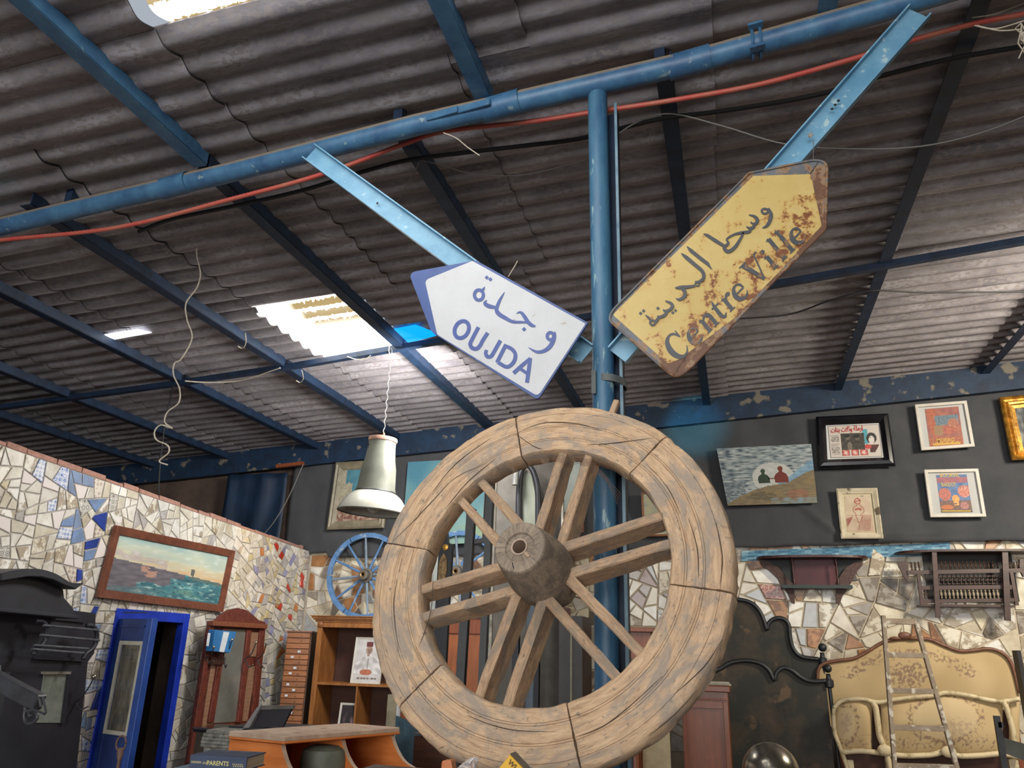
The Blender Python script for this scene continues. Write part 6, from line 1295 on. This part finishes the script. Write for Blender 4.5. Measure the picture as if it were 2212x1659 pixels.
for k in range(16): spindle(800 + 66 * k, 935, 1080, 7.8, .0095, mat('highlit_spindle', H('b5a890'), H('8a7c68'), .3, scale=14, coat=.5))  # lower row coloured paler to paint in bright highlights
for k in range(15): spindle(800 + 70 * k, 470, 620, 7.86, .008)
for x in (310, 380, 440, 500, 1950, 2000, 2060, 2110): spindle(x, 480, 625, 7.83, .008)
for x in (590, 640, 1960, 2010): spindle(x, 940, 1080, 7.83, .008)
for j in range(3):
    yy = 720 + 60 * j; s2bar('lattice_bar', (790, yy), (1860, yy - 10), .006, .006, 7.83)
    mb = MB()
    for k in range(15): p = b6_(820 + 72 * k - (36 if j % 2 else 0), yy, 7.82); mb.ball(p, .010, 8)
    mb.build('lattice_beads', MATS['polished_spindle'], s2, smooth='all')
for k in range(15): s2bar('lattice_upright', (820 + 72 * k, 690), (825 + 72 * k, 880), .005, .005, 7.83)
# two black headboards
panel_reflections = mat('black_panel_reflections', H('25261f'), H('50402e'), .65, scale=2.6, bump=0, lo=.46, hi=.68, c3=H('64503a'), s3=5.5, thr3=.60)  # brown patches are reflections painted into the panel colour
def headboard(Y, prof_, left, bottom, post_, ball, br, collar, lab):
    P = cat(prof_, 5); r = thing('headboard', (b4_(*prof_[len(prof_) // 2], Y).x, Y, 0), lab, 'headboard', 'black iron headboards')
    pts = [b4_(*p, Y) for p in P]; mb = MB(); n = len(pts); base = [V((p.x, Y, 0)) for p in pts]
    mb.add(pts + base + [p + V((0, .02, 0)) for p in pts + base], [(i, i + 1, n + i + 1, n + i) for i in range(n - 1)] + [(2 * n + i, 3 * n + i, 3 * n + i + 1, 2 * n + i + 1) for i in range(n - 1)]); mb.build('panel', panel_reflections, r)
    MB().tube([p + V((0, -.015, 0)) for p in pts], .018, 8).build('rail', iron, r, smooth='all')
    pt = [b4_(*p, Y) for p in post_]; pt[-1] = V((pt[-1].x, Y, 0)); MB().tube(pt, [.016] * len(pt), 10).build('leg', iron, r, smooth=True)
    bp2 = b4_(*ball, Y); MB().ball(bp2, br, 14).build('knob', iron, r, smooth='all')
    cp = b4_(*collar, Y); MB().lathe(cp - V((0, 0, .045)), (0, 0, 1), [(-.01, .02), (0, .036), (.05, .036), (.06, .022), (.085, .016), (.095, .02), (.1, .012)], 14).build('collar', iron, r, smooth=True)
headboard(7.5, [(560, 620), (700, 560), (800, 535), (915, 540), (990, 560), (1045, 610), (1078, 680), (1098, 738), (1108, 700), (1145, 668), (1200, 665), (1242, 705), (1252, 790), (1272, 865), (1325, 918), (1440, 935)], 0, 0, [(1468, 900), (1478, 1000), (1560, 1659)], (1467, 858), .036, (1468, 935), 'black headboard with scalloped top, the taller one behind')
headboard(7.15, [(640, 1060), (780, 1002), (860, 958), (960, 945), (1050, 962), (1110, 1008), (1146, 1072), (1162, 1025), (1205, 992), (1260, 1008), (1330, 1060), (1395, 1082), (1490, 1080)], 0, 0, [(1508, 1050), (1515, 1130), (1600, 1659)], (1502, 998), .033, (1510, 1080), 'black headboard with scalloped top, the lower one in front')
# upholstered bed: headboard and footboard
tap = mat('woven_floral_fabric', (1, 1, 1), None, .9, bump=0, attr='Col')
def floral(x, y):
    n = NZ(x * .006, y * .006, 3); c = mixc(hx('b29a70'), hx('c0a87e'), .5 + n)
    f = NZ(x * .045, y * .045, 8); f2 = NZ(x * .09, y * .09, 12)
    def dens(cx, cy, rx, ry): return max(0, 1 - (((x - cx) / rx) ** 2 + ((y - cy) / ry) ** 2))
    d = dens(620, 1040, 150, 100) * 1.5 + dens(940, 1390, 130, 80) * 1.3 + dens(205, 1365, 55, 85) * 1.2
    for (cx, cy, a0, a1, rx, ry) in ((640, 1130, 3.3, 6.1, 420, 240), (870, 1330, 0, 6.3, 235, 155), (205, 1365, 0, 6.3, 85, 130)):
        r = hypot((x - cx) / rx, (y - cy) / ry); an = atan2(y - cy, x - cx) % (2 * pi)
        if a0 <= an <= a1: d += max(0, 1 - abs(r - 1) * 5.5) * .9
    d += max(0, 1 - abs(y - 1490) / 60) * .5 * (1 if 540 < x < 1200 else .5)
    if d > .03: c = mixc(c, mixc(hx('8a6858'), hx('7f6f5a'), .5 + f2), min(.85, max(0, (f + f2 * .6 - .22 + d * .42) * 2.2) * min(1, .4 + d)))
    if ((x - 870) / 215) ** 2 + ((y - 1330) / 135) ** 2 < 1 or ((x - 205) / 62) ** 2 + ((y - 1365) / 105) ** 2 < 1: c = mixc(c, hx('c4b08c'), .6)
    return c
def puffed(name, top, bot, Y, bulge, parent, nx=90, ny=40):
    def at_(c, x):
        for (xa, ya), (xb, yb) in zip(c, c[1:]):
            if xa <= x <= xb: return ya + (yb - ya) * (x - xa) / (xb - xa)
        return c[0][1] if x < c[0][0] else c[-1][1]
    T, Bm = cat(top, 4), cat(bot, 4); x0, x1 = top[0][0], top[-1][0]; mb = MB(); n = (nx + 1) * (ny + 1)
    for j in range(ny + 1):
        for i in range(nx + 1):
            u, v = i / nx, j / ny; x = x0 + (x1 - x0) * u; ya, yb = at_(T, x), at_(Bm, x); y = ya + (yb - ya) * v
            mb.v.append(b5_(x, y, Y - bulge * (sin(pi * min(1, max(0, u)))) ** .45 * sin(pi * v) ** .5))
    for j in range(ny):
        for i in range(nx):
            q = j * (nx + 1) + i; u, v = (i + .5) / nx, (j + .5) / ny; x = x0 + (x1 - x0) * u; ya, yb = at_(T, x), at_(Bm, x); mb.f.append((q, q + nx + 1, q + nx + 2, q + 1)); mb.c.append(lin(floral(x, ya + (yb - ya) * v)))
    o = mb.build(name, tap, parent, smooth='all'); return o
bh = thing('upholstered_headboard', (b5_(700, 1000, 7.5).x, 7.5, 0), 'tall floral upholstered headboard with carved wooden rim', 'headboard')
top = [(18, 1075), (24, 1005), (62, 965), (150, 945), (260, 930), (345, 888), (435, 832), (500, 808), (600, 800), (700, 800), (770, 806), (855, 842), (960, 880), (1060, 876), (1150, 866), (1230, 885), (1290, 935), (1325, 1015), (1362, 1160)]
bot = [(18, 1420), (1362, 1420)]
puffed('padding', top, bot, 7.5, .06, bh, 220, 100)
MB().tube([b5_(p[0], p[1], 7.47) for p in cat(top, 5)], .014, 8).build('carved_rim', mat('carved_rim_wood', H('7f5540'), H('5f3c2c'), .45, scale=30, bump=.3), bh, smooth='all')
for sx in (-1, 0, 1):
    mb = MB(); q = b5_(598 + sx * 62, 800 - (22 if sx == 0 else 4), 7.45); mb.ball(q, .04 if sx == 0 else .035, 12, (1.3, .4, .75 if sx == 0 else .4)); mb.build('crest_carving', MATS['carved_rim_wood'], bh, smooth='all')
a, b = b5_(60, 1300, 7.5), b5_(1340, 1300, 7.5); MB().box((a.x, 7.5, 0), (b.x, 7.54, a.z + .1)).build('backing', brown_wood, bh)
fb = thing('upholstered_footboard', (b5_(700, 1400, 7.0).x, 7.0, 0), 'curved floral upholstered footboard with cream carved frame', 'footboard')
t2_ = [(128, 1262), (180, 1212), (300, 1200), (420, 1222), (520, 1205), (680, 1188), (800, 1175), (870, 1158), (1000, 1172), (1150, 1205), (1250, 1215), (1362, 1200)]
b2_ = [(128, 1420), (175, 1555), (300, 1545), (440, 1560), (520, 1570), (620, 1578), (780, 1570), (880, 1545), (960, 1578), (1100, 1575), (1240, 1565), (1362, 1590)]
def seg(c, xa, xb): P = cat(c, 6); return [p for p in P if xa <= p[0] <= xb]
for xa, xb in ((128, 395), (432, 1250), (1285, 1362)): puffed('padded_panel', seg(t2_, xa, xb), seg(b2_, xa, xb), 6.98, .09 if xb - xa > 100 else .03, fb, 170 if xb - xa > 400 else 60, 76)
def carve(nm, pts, r, Y=6.93): MB().tube([b5_(p[0], p[1], Y) for p in cat(pts, 6)], r, 8).build(nm, cream_paint, fb, smooth='all')
carve('top_rail', t2_, .017); carve('bottom_rail', b2_[1:], .02); carve('upright', [(385, 1222), (405, 1260), (418, 1350), (432, 1450), (470, 1540), (500, 1659), (510, 1760)], .022); carve('upright', [(1250, 1212), (1275, 1260), (1300, 1340), (1322, 1440), (1330, 1580)], .02); carve('end_post', [(128, 1262), (126, 1330), (135, 1430), (160, 1500), (182, 1560), (215, 1659), (225, 1760)], .016)
for x, y in ((465, 1540), (890, 1552)): q = b5_(x, y, 6.90); MB().ball(q, .045, 12, (1.2, .4, .9)).build('carved_shell', cream_paint, fb, smooth='all')
a, b = b5_(200, 1600, 7.02), b5_(1340, 1600, 7.02); MB().box((a.x, 7.05, a.z - .3), (b.x, 7.1, a.z + .4)).build('backing', dark_in, fb)
for x in (230, 500, 1320): q = b5_(x, 1650, 7.0); MB().box((q.x - .03, 6.97, 0), (q.x + .03, 7.03, q.z + .05)).build('leg', cream_paint, fb)
# ladder
ld = thing('ladder', (b5_(720, 1600, 6.5).x, 6.5, 0), 'paint-splashed wooden step ladder in front of the floral bed', 'ladder')
YL = 6.5
def ext(p, q): p, q = b5_(*p, YL), b5_(*q, YL); return p, q + (q - p) * (q.z / (p.z - q.z))
for p, q in (((455, 645), (532, 1659)), ((672, 690), (945, 1659))): a, b = ext(p, q); MB().beam(a, b, .028, .05, (0, -1, 0)).build('rail', ladder_m, ld, bevel=.002)
for a, b, h in (((452, 682), (672, 688), .04), ((482, 905), (728, 912), .036), ((500, 1143), (792, 1150), .036), ((520, 1388), (862, 1396), .036), ((540, 1645), (935, 1655), .036)):
    MB().beam(b5_(*a, YL), b5_(*b, YL), .045, h).build('rung', ladder_m, ld, bevel=.002)
# silver ball, black stand, dark edge post
bl = W(1665, 1668, 4.5); MB().ball(bl, .14, 28).build('ball', steel, loc=bl, smooth='all'); tag(bpy.data.objects['ball'], 'dented silver metal ball at the bottom edge below the headboards', 'ball')
MB().lathe((bl.x, bl.y, 0), (0, 0, 1), [(0, 0), (0, .14), (bl.z - .15, .14), (bl.z - .13, .06), (bl.z - .13, 0)], 20).build('pedestal', walnut, loc=(bl.x, bl.y, 0), smooth=True); tag(bpy.data.objects['pedestal'], 'dark pedestal carrying the silver ball, below the frame', 'pedestal')
st_ = thing('metal_stand', (b5_(1235, 1500, 5.6).x, 5.6, 0), 'black metal upright with notched top in front of the bed, right', 'stand')
a, b = b5_(1208, 1312, 5.6), b5_(1262, 1659, 5.6); b = b + (b - a) * (b.z / (a.z - b.z)); MB().beam(a, b, .032, .03, (0, -1, 0)).build('upright', iron, st_); MB().beam(b5_(1215, 1370, 5.6), b5_(1250, 1372, 5.6), .03, .03).build('notch', iron, st_)
mb = MB(); mb.prism([b5_(*p, 5.62) for p in [(1250, 1455), (1400, 1500), (1420, 1620), (1262, 1560)]], (0, .12, 0)); mb.build('tray', mat('grey_green_tray', H('4a4c44'), H('3a3c36'), .6), st_)
pbox('post', mat('dark_upright', H('2e2c2a'), H('22201f'), .5), (2205, 1405), (2240, 1650), 6.0, .1, None, z0=0); o = bpy.data.objects['post.001'] if 'post.001' in bpy.data.objects else None
if o: o.name = 'dark_post'; tag(o, 'dark wooden post at the right edge beside the floral bed', 'post')
